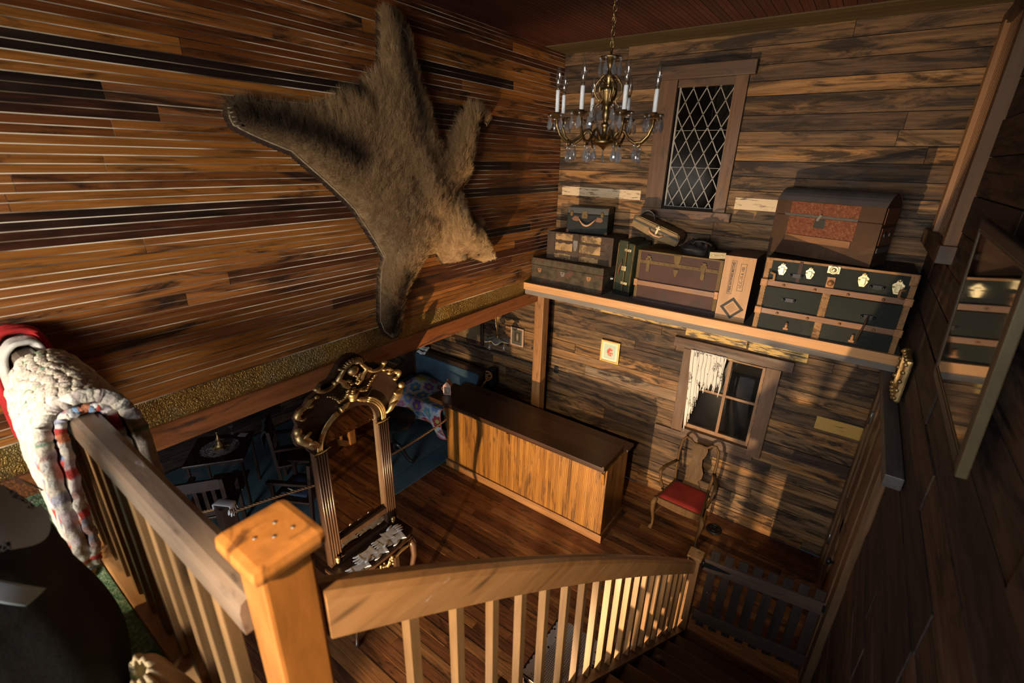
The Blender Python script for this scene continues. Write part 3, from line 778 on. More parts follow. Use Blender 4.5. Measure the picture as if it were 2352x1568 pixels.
M['tk_emb'] = leather('embossed_red_tin', (.12, .036, .017), (.18, .08, .04), .55, .35, .2, .9, 55, 130, 40)
M['slat'] = wood('trunk_slats', [(0, (.15, .058, .018)), (1, (.25, .11, .038))], 'x', 1.2, 20, (.4, .6), stain=(.06, 3, (.06, .03, .016)), bump=.3, knots=False)
M['olivestrip'] = leather('olive_brass_binding', (.1, .062, .022), (.05, .03, .014), .5, .3)
M['tanbind'] = leather('tan_leather_binding', (.26, .14, .058), (.09, .045, .02), .6, .35, .15)
M['brassy'] = plain('pale_brass', (.72, .6, .34), .36, .85, .35, 25, .2, 90)
M['rust'] = plain('rusted_brass', (.25, .12, .05), .55, .5, .4, 20, .3, 90)
M['crate'] = wood('crate_deal', [(0, (.33, .165, .06)), (1, (.4, .215, .085))], 'z', .8, 14, (.5, .7), stain=(.02, 2.4, (.15, .08, .04)), gv=(.75, 1.12), bump=.2)
M['crate_side'] = wood('crate_side', [(0, (.06, .035, .025)), (1, (.1, .06, .04))], 'z', .8, 14, (.5, .7), stain=(.1, 2.4, (.02, .014, .012)))
M['ink'] = plain('black_stencil', (.02, .018, .015), .7, 0, .2)
M['tan'] = leather('tan_hide', (.19, .125, .058), (.09, .055, .03), .65, .3, .12, .25, 6, 150)
M['blackhide'] = leather('shrivelled_black_leather', (.022, .02, .02), (.09, .045, .03), .5, .5, .09, .5, 7, 70)
M['handle_leather'] = plain('worn_handle', (.42, .22, .11), .6, 0, .3)

def corners(par, mat, w, d, h, s=.03, t=.003, mi=0):
    for x in (0, w):
        for z in (0, h):
            m = MB()
            xa = (x - t, x + s) if x == 0 else (x - s, x + t)
            za = (z - t, z + s) if z == 0 else (z - s, z + t)
            m.box((xa[0], -t, za[0]), (xa[1], s, za[1]), .5, mi, .003); m.build('corner_cap', mat, par)
def lockplate(m, x, z, y=0.0, s=.03, mi=0):
    m.prism([(x - s, z + s * .7), (x + s, z + s * .7), (x + s * .8, z - s * .4), (x + s * .3, z - s), (x - s * .3, z - s), (x - s * .8, z - s * .4)], y - .006, y, 1, .5, mi)
    m.sph((x, y - .006, z), s * .3, 8, 5, .5, mi)
def latch(m, x, z, s=.03, y=0.0):
    """tall trefoil draw-bolt"""
    m.prism([(x - .35 * s, z + 1.5 * s), (x + .35 * s, z + 1.5 * s), (x + .45 * s, z + 1.0 * s), (x + s, z + .5 * s), (x + .9 * s, z - .3 * s), (x + .45 * s, z - 1.4 * s), (x - .45 * s, z - 1.4 * s), (x - .9 * s, z - .3 * s), (x - s, z + .5 * s), (x - .45 * s, z + 1.0 * s)], y - .004, y, 1)
    m.box((x - .45 * s, y - .016, z - 1.0 * s), (x + .45 * s, y - .004, z + .55 * s), .5, 0, .004)
    m.sph((x, y - .006, z + 1.45 * s), .36 * s, 8, 5); m.sph((x - .75 * s, y - .005, z), .22 * s, 6, 4); m.sph((x + .75 * s, y - .005, z), .22 * s, 6, 4)

ZS_ = 2.612
# lower left trunk
t = trunk_root('low_trunk', 'long mottled olive trunk flat on the shelf in the left corner', 'trunk', (.014, 4.655), -1.4, ZS_)
w, d, h = .95, .46, .297
m = MB(); m.box((0, 0, 0), (w, d, h * .72), .5, 0, .008); m.build('body', M['tk_olive'], t)
m = MB(); m.box((-.002, -.002, h * .725), (w + .002, d, h), .5, 0, .008); m.build('lid', M['tk_olive'], t)
for x in (.12, .78): 
    m = MB(); lockplate(m, x, .16, 0, .03); m.build('latch', M['rust'], t)
m = MB(); lockplate(m, .44, .16, -.001, .034); m.build('lock', M['steel'], t)
m = MB(); m.cyl((w, .2, .16), (w + .02, .2, .16), .025, 10); m.sph((w + .02, .2, .16), .02); m.build('side_knob', M['steel'], t)
corners(t, M['tk_brown'], w, d, h, .025)
# upper left trunk
t = trunk_root('stacked_trunk', 'worn brown trunk with torn paper panels stacked on the long olive trunk', 'trunk', (.165, 4.745), 1.2, ZS_ + .299)
w, d, h = .825, .38, .312
m = MB(); m.box((0, 0, 0), (w, d, h * .5), .5, 0, .006); m.build('body', M['tk_brown'], t)
m = MB(); m.box((0, 0, h * .505), (w, d, h), .5, 0, .006); m.build('lid', M['tk_brown'], t)
def ragged(m, x0, x1, z0, z1, y, n=9, amp=.008):
    top = [(x0 + (x1 - x0) * k / n, z1 + random.uniform(-amp, amp)) for k in range(n + 1)]
    bot = [(x1 - (x1 - x0) * k / n, z0 + random.uniform(-amp, amp)) for k in range(n + 1)]
    m.prism(top + bot, y - .002, y + .002, 1)
for (a, b, c, e) in ((.11, .33, .225, .30), (.44, .68, .225, .30), (.11, .33, .10, .19), (.42, .68, .08, .20), (.1, .31, .02, .07), (.42, .66, .01, .06)):
    m = MB(); ragged(m, a, b, c, e, -.001); m.build('paper_panel', M['tk_label'], t)
m = MB()
m.box((0, -.006, .075), (w, .0, .105), .2); m.box((0, -.006, .20), (w, 0, .225), .2); m.box((.335, -.008, 0), (.415, 0, h), .3)
for x in (0, w - .1): m.box((x, -.005, 0), (x + .1, 0, h), .3)
m.build('binding', M['tk_brown'], t)
m = MB(); m.prism([(.345, .24), (.4, .24), (.4, .17), (.385, .12), (.36, .12), (.345, .17)], -.014, -.006, 1, .5, 0, .002); m.build('hasp', M['steel'], t)
# small black case on top
t = trunk_root('small_black_case', 'small black case with a tan handle on top of the left trunk stack', 'case', (.375, 4.80), 11.5, ZS_ + .6135)
w, d, h = .475, .255, .285
m = MB(); m.box((0, 0, 0), (w, d, h * .74), .5, 0, .008); m.build('body', M['tk_black'], t)
m = MB(); m.box((-.001, -.001, h * .745), (w + .001, d + .001, h), .5, 0, .01); m.build('lid', plain('dusty_black', (.014, .016, .014), .6, 0, .4), t)
m = MB(); m.tube([(.14 + .2 * k / 10, -.012 - .028 * sin(pi * k / 10), .165 - .075 * sin(pi * k / 10)) for k in range(11)], [.006 + .006 * sin(pi * k / 10) for k in range(11)], 8); m.build('handle', M['handle_leather'], t)
for x in (.11, .375):
    m = MB(); m.prism([(x - .05, .155), (x - .02, .185), (x + .03, .18), (x + .045, .15), (x + .02, .13), (x - .03, .135)], -.004, 0, 1); m.build('handle_tab', leather('brown_tab', (.14, .06, .03), (.05, .03, .02)), t)
for x in (.055, .405):
    m = MB(); m.lathe([(.022, 0), (.022, .004), (.012, .008), (.001, .009)], 14, (0, 0, 0), 'y'); m.T = None
    o = m.build('latch', M['olivestrip'], t, (x, -.001, .215)); o.scale = (.9, -1, 1.5)
m = MB(); m.box((.175, -.006, .165), (.24, 0, .215), .5, 0, .002); m.box((.18, -.006, .215), (.235, 0, .245), .5, 0, .002); m.cyl((.207, -.01, .19), (.207, 0, .19), .01, 10); m.build('lock', M['olivestrip'], t)
corners(t, leather('brown_corner', (.08, .045, .025), (.03, .02, .015)), w, d, h, .03, .002)
# upright green case
t = trunk_root('upright_green_case', 'narrow green grained case standing on end between the left stack and the oxblood trunk', 'suitcase', (1.022, 4.80), -8, ZS_, tilt=(0, 1.6))
w, d, h = .20, .34, .60
m = MB(); m.box((0, 0, 0), (w * .56, d, h), .5, 0, .014); m.build('body', M['tk_croc'], t)
m = MB(); m.box((w * .575, .004, 0), (w, d, h - .02), .5, 0, .014); m.build('lid', M['tk_croc'], t)
for z in (.13, .49):
    m = MB(); m.box((w * .42, -.008, z), (w * .8, 0, z + .03), .5, 0, .002); m.sph((w * .62, -.01, z + .015), .01); m.build('latch', M['brassy'], t)
m = MB(); m.box((w * .35, -.006, .28), (w * .62, 0, .33), .5, 0, .002); m.build('lock', M['brassy'], t)
m = MB(); m.tube([(.07, -.004, .4), (.075, -.02, .36), (.06, -.03, .31), (.05, -.02, .26), (.045, -.006, .22)], [.007, .011, .014, .011, .005], 8, flat=.5); m.build('torn_handle', leather('torn_handle_leather', (.16, .06, .03), (.3, .16, .08)), t)
m = MB()
for x in (0, w * .52, w - .012): m.box((x - .002, -.003, .02), (x + .01, .004, h - .03), .5, 0, .002)
m.build('binding', M['olivestrip'], t)
m = MB(); m.box((-.004, -.004, -.001), (w + .003, .05, .055), .5, 0, .006); m.build('corner_cap', M['tk_black'], t)
# oxblood trunk
t = trunk_root('oxblood_trunk', 'large oxblood trunk with olive metal binding and one wooden slat', 'trunk', (1.325, 4.655), -.4, ZS_)
w, d, h = .826, .50, .545
m = MB(); m.box((0, 0, 0), (w, d, h * .80), .5, 0, .005); m.build('body', M['tk_red'], t)
m = MB(); m.box((0, 0, h * .805), (w, d, h), .5, 0, .005); m.build('lid', M['tk_red'], t)
m = MB(); m.box((-.004, -.006, h * .77), (w + .004, .002, h * .83), .5, 0, .002)
for x in (-.003, w - .03): m.box((x, -.005, 0), (x + .033, .002, h), .5, 0, .002)
m.box((-.004, -.004, h - .012), (w + .004, d, h + .003), .5, 0, .002)
for k in range(14): m.sph((.05 + k * .057, -.006, h * .80), .006, 6, 4)
m.build('binding', M['olivestrip'], t)
m = MB(); m.box((0, -.018, .19), (w, .0, .24), .5, 0, .004); m.build('slat', M['slat'], t)
for a, b in ((-.01, .03), (w - .03, w + .008)):
    m = MB(); m.box((a, -.024, .18), (b, .0, .25), .5, 0, .004); m.build('slat_clamp', M['rust'], t)
m = MB()
m.prism([(.365, h * .99), (.44, h * .99), (.43, h * .86), (.41, h * .80), (.395, h * .80), (.375, h * .86)], -.012, -.004, 1, .5, 0, .002)
m.prism([(.375, h * .735), (.43, h * .735), (.41, h * .60), (.395, h * .60)], -.012, -.004, 1, .5, 0, .002); m.build('hasp', M['olivestrip'], t)
for x in (.115, .66):
    m = MB(); m.box((x - .018, -.012, h * .62), (x + .018, -.002, h * .92), .5, 0, .003); m.box((x - .03, -.012, h * .83), (x + .03, -.002, h * .88), .5, 0, .003); m.build('strap', M['olivestrip'], t)
m = MB(); m.box((-.006, -.012, 0), (w + .006, .004, .05), .5, 0, .003); m.build('plinth', leather('dark_plinth', (.035, .02, .018), (.05, .03, .025)), t)
# match crate
t = trunk_root('match_crate', 'tall pale wooden match crate with black stencilled lettering and a diamond', 'crate', (2.163, 4.622), 0, ZS_)
w, d, h = .262, .44, .605
m = MB()
m.box((0, 0, .0), (w, .018, h), .5); 
for k in range(14): m.box((.008 + k * .0182, -.0006, h - .012), (.008 + k * .0182 + .009, .018, h + .0006), .1)
m.build('front_panel', M['crate'], t)
m = MB(); m.box((w - .016, .018, 0), (w, d, h), .3); m.box((0, .018, 0), (.016, d, h), .3); m.box((.016, .018, h - .014), (w - .016, d, h), .6); m.box((.016, .018, 0), (w - .016, d, .014), .3); m.box((.016, d - .014, .014), (w - .016, d, h - .014), .3)
m.build('box_sides', M['crate_side'], t)
R90 = Matrix(((0, 0, 0, 0), (0, 0, 0, 0), (0, 0, 0, 0), (0, 0, 0, 1)))
def up_text(x, z): # text x axis -> +z, text y axis -> -x, normal -> -y
    return Matrix(((0, -1, 0, x), (0, 0, -1, -.0008), (1, 0, 0, z), (0, 0, 0, 1)))
m = MB(); text_into(m, 'STRIKE ANYWHERE MATCHES', .032, up_text(.085, .41), sx=.66, bold=.0008)
text_into(m, 'I.C.C.-15 A 100', .034, up_text(.17, .42), sx=.9, bold=.0004)
def outline(m, x0, x1, z0, z1, s=.0028):
    for a, b in (((x0, z0), (x0 + s, z1)), ((x1 - s, z0), (x1, z1)), ((x0, z0), (x1, z0 + s)), ((x0, z1 - s), (x1, z1))): m.box((a[0], -.0014, a[1]), (b[0], -.0002, b[1]))
outline(m, .065, .107, .255, .565); outline(m, .145, .195, .295, .545)
def diamond(m, cx, cz, ro, ri):
    P = [(cx, cz + ro), (cx + ro, cz), (cx, cz - ro), (cx - ro, cz)]; Q = [(cx, cz + ri), (cx + ri, cz), (cx, cz - ri), (cx - ri, cz)]
    for k in range(4): m.prism([P[k], P[(k + 1) % 4], Q[(k + 1) % 4], Q[k]], -.0014, -.0002, 1)
diamond(m, .135, .125, .105, .072)
for k in range(-5, 6): m.box((.135 - (.05 - abs(k) * .008), -.0012, .125 + k * .009), (.135 + (.05 - abs(k) * .008), -.0002, .125 + k * .009 + .0015))
m.build('stencil', M['ink'], t)
# big green steamer trunk
t = trunk_root('steamer_trunk', 'big dark green steamer trunk with wooden slats and brass locks', 'trunk', (2.513, 4.56), 1.0, ZS_)
w, d, h = 1.03, .57, .64
m = MB(); m.box((0, 0, 0), (w, d, h * .62), .5, 0, .006); m.build('body', M['tk_green'], t)
m = MB(); m.box((0, 0, h * .625), (w, d, h), .5, 0, .006); m.build('lid', M['tk_green'], t)
for z in (.215 - .06, .405):
    m = MB(); m.box((.0, -.02, z), (w, 0, z + .048), .5, 0, .004)
    for k in range(4): m.sph((.17 + k * .23, -.021, z + .02), .012, 8, 5)
    s = m.build('slat', M['slat'], t)
    for x in (-.012, w - .045):
        m = MB(); m.box((x, -.028, z - .008), (x + .057, .004, z + .056), .5, 0, .006); m.build('slat_clamp', M['rust'], s)
m = MB()
for x in (-.004, w - .036):
    m.box((x, -.006, 0), (x + .04, .003, h + .002), .5, 0, .002)
    for k in range(24): m.sph((x + .036 if x < 0 else x + .004, -.006, .02 + k * .026), .0045, 6, 4)
m.box((.46, -.006, 0), (.515, .003, .41), .5, 0, .002)
for k in range(15):
    m.sph((.463, -.006, .02 + k * .026), .0045, 6, 4); m.sph((.512, -.006, .02 + k * .026), .0045, 6, 4)
m.box((-.003, -.005, h - .016), (w + .003, .02, h + .003), .5, 0, .003)
m.build('binding', M['tanbind'], t)
for x, z, s in ((.13, .555, .034), (.335, .55, .032), (.70, .55, .036), (.925, .53, .038)):
    m = MB(); latch(m, x, z, s); m.build('draw_bolt', M['brassy'], t)
m = MB()
m.box((.45, -.007, .575), (.535, 0, .635), .5, 0, .003)
m.lathe([(.034, 0), (.034, .012), (.028, .014), (.024, .009), (.018, .009), (.016, .014), (.001, .014)], 20, (.4925, 0, .603), 'y')
o = m.build('lock', M['brassy'], t, (0, -.006, 0)); 
for v in o.data.vertices: v.co.y = -abs(v.co.y) if v.co.y > 0 else v.co.y
m = MB(); m.box((.463, -.01, .455), (.522, 0, .545), .5, 0, .004); m.cyl((.4925, -.018, .495), (.4925, -.008, .495), .024, 16); m.build('hasp', M['rust'], t)
for x, z in ((.245, .515), (.80, .51), (.235, .30), (.80, .265)):
    m = MB()
    m.prism([(x - .055, z + .008), (x - .02, z + .016), (x + .02, z + .016), (x + .055, z + .008), (x + .055, z - .008), (x + .02, z - .016), (x - .02, z - .016), (x - .055, z - .008)], -.008, 0, 1)
    for q in (-.04, .04): m.sph((x + q, -.01, z), .012, 8, 5)
    m.build('handle_plate', M['iron'], t)
m = MB(); m.tube([(.80, -.012, .27), (.79, -.03, .2), (.775, -.035, .12), (.77, -.03, .06)], [.02, .022, .024, .022], 8, flat=.35); m.build('hanging_strap', leather('dark_strap', (.055, .028, .018), (.1, .05, .03)), t)
for x in (.26, .74):
    m = MB(); m.box((x - .01, -.012, .05), (x + .01, 0, .085), .5, 0, .003); m.sph((x, -.01, .095), .012, 8, 5); m.box((x - .02, -.008, .035), (x + .02, 0, .055), .5, 0, .003); m.build('foot_clip', M['rust'], t)
m = MB(); m.box((.245, -.005, .46), (.275, 0, .64), .5, 0, .002); m.build('patch_strap', leather('lid_strap', (.04, .024, .02), (.06, .035, .03)), t)
for x in (0, w):
    m = MB(); s = 1 if x == 0 else -1
    m.box((x - .006 * s, -.008, h - .09), (x + .05 * s, .03, h + .004), .5, 0, .01)
    m.tube([(x + s * .05, -.012, h - .12), (x + s * .085, -.02, h - .13), (x + s * .085, -.02, h - .18), (x + s * .05, -.012, h - .19)], .012, 8)
    m.build('corner_cap', M['rust'] if x else M['tanbind'], t)
# dome-topped trunk
t = trunk_root('dome_top_trunk', 'dome-topped rusty tin trunk with a red embossed panel on the steamer trunk', 'trunk', (2.452, 4.895), -20, ZS_ + .645)
w, d, h = .825, .285, .455
m = MB(); m.box((0, 0, 0), (w, d, h * .74), .5, 0, .006); m.build('body', M['tk_dome'], t)
def dome(x0, x1, zb, dd, zf, hh, over=0.0):
    prof = [(-over, zb), (-over, zf)]
    for k in range(1, 12):
        a = k / 12; prof.append((dd * a, zf + hh * sin(pi * a) ** .75))
    prof += [(dd + over, zf), (dd + over, zb)]
    return prof
m = MB(); m.prism(dome(0, w, h * .745, d, h, .10, .001), 0, w, 0); 
ld = m.build('lid', M['tk_dome'], t)
m = MB()
pr = dome(0, w, h, d, h + .001, .102, .003)[1:-1]
for k in range(len(pr) - 1):
    a, b = pr[k], pr[k + 1]
    m.add([(-.002, a[0], a[1]), (w + .002, a[0], a[1]), (w + .002, b[0], b[1]), (-.002, b[0], b[1])], [(0, 1, 2, 3)], .5, 0, True)
m.build('lid_covering', M['tk_dometop'], t)
m = MB(); m.box((.13, -.004, .355), (.66, 0, .452), .5, 0, .001); m.build('embossed_panel', M['tk_emb'], t)
m = MB(); m.box((.13, -.004, .18), (.66, 0, .33), .5, 0, .001); m.build('embossed_panel', M['tk_emb'], t)
m = MB(); m.box((.13, -.010, .125), (.65, 0, .178), .5, 0, .002); m.build('slat', M['slat'], t)
m = MB(); m.box((.09, -.005, .332), (.66, 0, .354), .5, 0, .001); m.build('binding', plain('grey_binding', (.05, .045, .04), .6), t)
m = MB(); m.box((.345, -.007, .25), (.43, 0, .325), .5, 0, .002); m.build('lock_plate', plain('blackened_lock', (.015, .014, .01), .5), t)
m = MB(); m.bar((.365, -.012, .31), (.39, -.012, .36), .02, .006, .5, up=(0, 1, 0)); m.build('hasp', M['steel'], t)
m = MB(); m.box((w - .001, .03, .11), (w + .006, d - .02, .15), .4, 0, .002); m.build('end_slat', M['tk_dometop'], t)
m = MB(); m.box((w - .001, .03, .17), (w + .004, d - .02, .30), .5, 0, .001); m.box((w - .001, .03, .33), (w + .004, d - .02, .45), .5, 0, .001); m.build('end_panel', leather('embossed_brown_tin', (.11, .04, .022), (.16, .08, .05), .6, .3, .2, .9, 55, 130, 40), t)
for y in (.09, .19):
    m = MB(); m.sph((w + .006, y, .25), .018, 8, 5, sc=(.6, 1, 1.4)); m.build('handle_loop', M['iron'], t)

# tan valise leaning on the upright case
t = trunk_root('tan_valise', 'flat tan leather valise slumped across the oxblood trunk and green case', 'bag', (1.12, 4.86), 2, 3.362, tilt=(0, 19))
m = MB()
m.prism([(0, 0), (.0, .10), (.05, .125), (.5, .125), (.53, .09), (.53, .0), (.3, -.02)], 0, .26, 1, .5, 0, .012); m.build('body', M['tan'], t)
m = MB(); m.box((-.004, -.004, .062), (.535, .03, .082), .5, 0, .002); m.build('opening_seam', plain('dark_seam', (.03, .028, .025), .7), t)
m = MB(); m.tube([(.2, -.008, .055), (.22, -.02, .03), (.28, -.024, .018), (.34, -.02, .025), (.36, -.008, .05)], [.01, .01, .013, .01, .01], 8); m.build('handle', M['handle_leather'], t)
m = MB(); m.box((.275, -.012, .02), (.295, .0, .118), .5, 0, .002); m.box((.26, -.013, .085), (.31, 0, .1), .5, 0, .002); m.build('buckle_strap', leather('cream_strap', (.5, .4, .24), (.3, .2, .1)), t)
m = MB(); m.grid(lambda u, v: (.02 + .17 * u, .10 + .10 * v, .12 + .085 * sin(pi * u) ** .7 * (1 - .5 * v) + .004 * sin(9 * u)), 10, 6, thick=.006); m.build('raised_flap', leather('grey_flap', (.10, .095, .095), (.05, .045, .04), .8), t)

# shrivelled black bag
t = trunk_root('shrivelled_bag', 'shrivelled black leather bag lying on the oxblood trunk', 'bag', (1.70, 4.70), 4, ZS_ + .549)
def lump(u, v):
    a = u * 2 * pi; r = sin(pi * min(.999, max(.001, v * .5)))
    n = 1 + .28 * mnoise.noise(Vector((cos(a) * 1.7, sin(a) * 1.7, v * 3.1)))
    return (.15 + .15 * cos(a) * r * n, .16 + .14 * sin(a) * r * n, .115 * cos(pi * .5 * v) ** .6 * (1 + .45 * mnoise.noise(Vector((cos(a) * 3, sin(a) * 3, v * 5 + 3)))) + .002)
m = MB(); m.grid(lump, 40, 18); m.build('body', M['blackhide'], t)
m = MB(); m.tube([(.12, .06, .10), (.15, .02, .135), (.22, .01, .14), (.28, .03, .12), (.3, .08, .09)], .009, 8); m.build('handle', M['blackhide'], t)
# small pale box
t = trunk_root('small_pale_box', 'small pale-fronted box lying beside the black bag on the trunk', 'box', (2.02, 4.63), 20, ZS_ + .552)
m = MB(); m.box((0, .004, 0), (.14, .12, .062), .5, 0, .003); m.build('body', leather('black_box', (.025, .025, .026), (.05, .045, .04)), t)
m = MB(); m.box((0, 0, .002), (.14, .004, .032), .5); m.box((0, 0, .034), (.14, .004, .062), .5); m.build('front_face', leather('cream_face', (.42, .34, .2), (.2, .14, .08), .7, .3, .14), t)
m = MB()
for x in (.03, .10): m.box((x, -.004, .028), (x + .012, 0, .04), .5, 0, .001)
m.build('clasp', M['brassy'], t)
# ================================================================ BEAR SKIN ON THE LEFT WALL
BO = [(2.594, 4.93), (2.669, 4.938), (2.743, 4.919), (2.816, 4.884), (2.836, 4.819), (2.85, 4.719), (2.876, 4.648), (2.911, 4.561), (2.97, 4.47), (3.007, 4.373), (3.046, 4.273), (3.095, 4.15), (3.134, 4.09), (3.169, 4.036), (3.209, 4.082), (3.254, 4.14), (3.312, 4.198), (3.394, 4.294), (3.471, 4.387), (3.548, 4.439), (3.632, 4.436), (3.7, 4.417), (3.784, 4.354), (3.739, 4.295), (3.65, 4.3), (3.624, 4.211), (3.593, 4.124), (3.56, 4.004), (3.527, 3.87), (3.464, 3.775), (3.377, 3.685), (3.423, 3.582), (3.459, 3.508), (3.599, 3.44), (3.685, 3.378), (3.664, 3.268), (3.719, 3.139), (3.784, 3.04), (3.734, 2.993), (3.622, 3.032), (3.508, 3.08), (3.398, 3.062), (3.31, 3.054), (3.143, 3.067), (3.051, 3.174), (2.925, 3.172), (2.846, 3.094), (2.779, 3.016), (2.722, 2.94), (2.665, 2.858), (2.634, 2.781), (2.597, 2.694), (2.577, 2.574), (2.529, 2.527), (2.485, 2.527), (2.406, 2.602), (2.37, 2.709), (2.387, 2.88), (2.402, 2.985), (2.418, 3.098), (2.465, 3.22), (2.399, 3.344), (2.309, 3.485), (2.222, 3.62), (2.142, 3.701), (2.071, 3.767), (2.0, 3.83), (1.932, 3.887), (1.859, 3.949), (1.792, 4.009), (1.729, 4.03), (1.67, 4.051), (1.603, 4.075), (1.54, 4.101), (1.493, 4.122), (1.453, 4.143), (1.44, 4.178), (1.442, 4.212), (1.462, 4.243), (1.496, 4.269), (1.543, 4.273), (1.598, 4.272), (1.676, 4.262), (1.759, 4.251), (1.851, 4.254), (1.955, 4.26), (2.008, 4.28), (2.058, 4.297), (2.128, 4.327), (2.203, 4.358), (2.244, 4.408), (2.302, 4.42), (2.353, 4.42), (2.38, 4.404), (2.407, 4.475), (2.476, 4.525), (2.555, 4.571), (2.567, 4.658), (2.579, 4.735), (2.585, 4.834)]
def seg_d(p, a, b):
    ax, ay = a; bx, by = b; dx, dy = bx - ax, by - ay
    t = max(0, min(1, ((p[0] - ax) * dx + (p[1] - ay) * dy) / (dx * dx + dy * dy + 1e-12)))
    return math.hypot(p[0] - ax - t * dx, p[1] - ay - t * dy)
def edge_d(p): return min(seg_d(p, BO[i], BO[i - 1]) for i in range(len(BO)))
def inside(p, poly):
    r = False; n = len(poly)
    for i in range(n):
        a, b = poly[i], poly[i - 1]
        if (a[1] > p[1]) != (b[1] > p[1]) and p[0] < (b[0] - a[0]) * (p[1] - a[1]) / (b[1] - a[1]) + a[0]: r = not r
    return r
def g2(p, c, s): return exp(-((p[0] - c[0]) ** 2 + (p[1] - c[1]) ** 2) / (2 * s * s))
def chain_d(p, pts): return min(seg_d(p, pts[i], pts[i + 1]) for i in range(len(pts) - 1))
HEAD = [(3.12, 3.42), (3.36, 3.29), (3.55, 3.17), (3.74, 3.03)]
DARK = [([(1.5, 4.2), (1.75, 4.16), (1.98, 4.1), (2.25, 3.98)], .10), ([(2.72, 4.88), (2.74, 4.65), (2.80, 4.45), (2.86, 4.2)], .065), ([(3.66, 4.36), (3.58, 4.18), (3.5, 3.95)], .06), ([(2.46, 2.6), (2.52, 2.85), (2.62, 3.02)], .07), ([(2.25, 4.42), (2.35, 4.38)], .05)]
def bear_h(p):
    e = edge_d(p)
    h = .028 + .075 * (1 - exp(-e / .07)) + .03 * (1 - exp(-e / .2))
    hd = chain_d(p, HEAD)
    prog = max(0, min(1, (p[0] - 3.1) / .6))
    wd = .19 - .12 * prog
    k = exp(-(hd / wd) ** 2)
    h += k * (.15 * min(1, max(0, (p[0] - 3.02) / .22))) * (1 - .3 * prog) * min(1, e / .05 + .15)
    # folds in the hide over the shoulder and along the spine
    h += .045 * g2(p, (3.60, 3.37), .04) + .045 * g2(p, (3.28, 3.115), .04)
    h -= .035 * exp(-(chain_d(p, [(2.86, 3.5), (3.05, 3.44), (3.2, 3.62), (3.36, 3.72)]) / .035) ** 2)
    h += .03 * exp(-(chain_d(p, [(2.6, 4.2), (2.85, 3.9), (3.02, 3.6)]) / .08) ** 2)
    h += .02 * mnoise.noise(Vector((p[0] * 5, p[1] * 5, 1.7))) + .01 * mnoise.noise(Vector((p[0] * 13, p[1] * 13, 4.2)))
    return max(.012, h) if e > .008 else .018
def bear_col(p):
    base = Vector((.40, .26, .13))
    n = mnoise.noise(Vector((p[0] * 2.6, p[1] * 2.6, 9))) * .5 + mnoise.noise(Vector((p[0] * 7, p[1] * 7, 3))) * .3
    c = base * (1 + .22 * n)
    dk = 0
    for ch, w in DARK: dk = max(dk, exp(-(chain_d(p, ch) / w) ** 2))
    dk = max(dk, .6 * exp(-(chain_d(p, [(2.75, 4.3), (2.98, 3.9), (3.12, 3.55)]) / .07) ** 2) * (.4 + n))
    c = c.lerp(Vector((.03, .02, .013)), min(1, dk))
    lt = max(g2(p, (2.6, 3.25), .07), .6 * g2(p, (2.45, 3.35), .06), .7 * g2(p, (3.0, 4.15), .1), .6 * g2(p, (3.38, 3.95), .06))
    c = c.lerp(Vector((.5, .34, .18)), .65 * lt)
    mz = max(0, min(1, (p[0] - 3.60) / .06)) * (1 if p[1] < 3.2 else 0)
    c = c.lerp(Vector((.6, .4, .2)), mz)
    return c
pts = [Vector(p) for p in BO]; n0 = len(pts)
G = .024
rnd_ = random.Random(3)
yy = 1.42
while yy < 3.82:
    zz = 2.5
    while zz < 4.96:
        p = (yy + rnd_.uniform(-.3, .3) * G, zz + rnd_.uniform(-.3, .3) * G)
        if inside(p, BO) and edge_d(p) > G * .45: pts.append(Vector(p))
        zz += G
    yy += G
co, ed, fa, _, _, _ = delaunay_2d_cdt(pts, [(i, (i + 1) % n0) for i in range(n0)], [], 1, 1e-5)
bear = thing('bear_skin', 'brown bear skin with head and claws spread on the board wall', 'bear skin', (0.012, 2.7, 3.6))
B0 = Vector((0.012, 2.7, 3.6))
me = bpy.data.meshes.new('hide')
vs = [(bear_h((c.x, c.y)) if not (edge_d((c.x, c.y)) < 1e-4) else .012, c.x - B0.y, c.y - B0.z) for c in co]
me.from_pydata(vs, [], [tuple(f) for f in fa])
bm = bmesh.new(); bm.from_mesh(me); bmesh.ops.recalc_face_normals(bm, faces=bm.faces[:])
if sum(f.normal.x for f in bm.faces) < 0: bmesh.ops.reverse_faces(bm, faces=bm.faces[:])
for f in bm.faces: f.smooth = True
bm.to_mesh(me); bm.free()
ca = me.color_attributes.new('fur', 'BYTE_COLOR', 'CORNER')
cc = [(*bear_col((c.x, c.y)), 1) for c in co]
for l in me.loops: ca.data[l.index].color = cc[l.vertex_index]
me.color_attributes.active_color = ca; me.color_attributes.render_color_index = 0
def furmat(name, hair):
    t = NT(name)
    c = t.n('Attribute', {'attribute_name': 'fur'}).outputs['Color']
    if hair:
        r = t.n('HairInfo').outputs['Random']
        k = t.n('MapRange', Value=r, To_Min=.75, To_Max=1.3).outputs[0]
        c = t.mix(1.0, c, t.n('CombineColor', Red=k, Green=k, Blue=k).outputs[0], 'MULTIPLY')
        return t.pbsdf(c, .55, 0, None, .25)
    return t.pbsdf(t.mix(1.0, c, (.6, .6, .6), 'MULTIPLY'), .9, 0, t.bump(t.noise(t.coords((1, 1, 1)), 120, 5), .5), .1)
me.materials.append(furmat('fur_skin', False)); me.materials.append(furmat('fur_hair', True))
hide = link('hide', me, bear)
md = hide.modifiers.new('fur', 'PARTICLE_SYSTEM'); ps = md.particle_system.settings
ps.type = 'HAIR'; ps.count = 20000; ps.hair_length = .026; ps.hair_step = 3
ps.normal_factor = .006; ps.factor_random = .006; ps.object_align_factor = (0, -.007, .009)
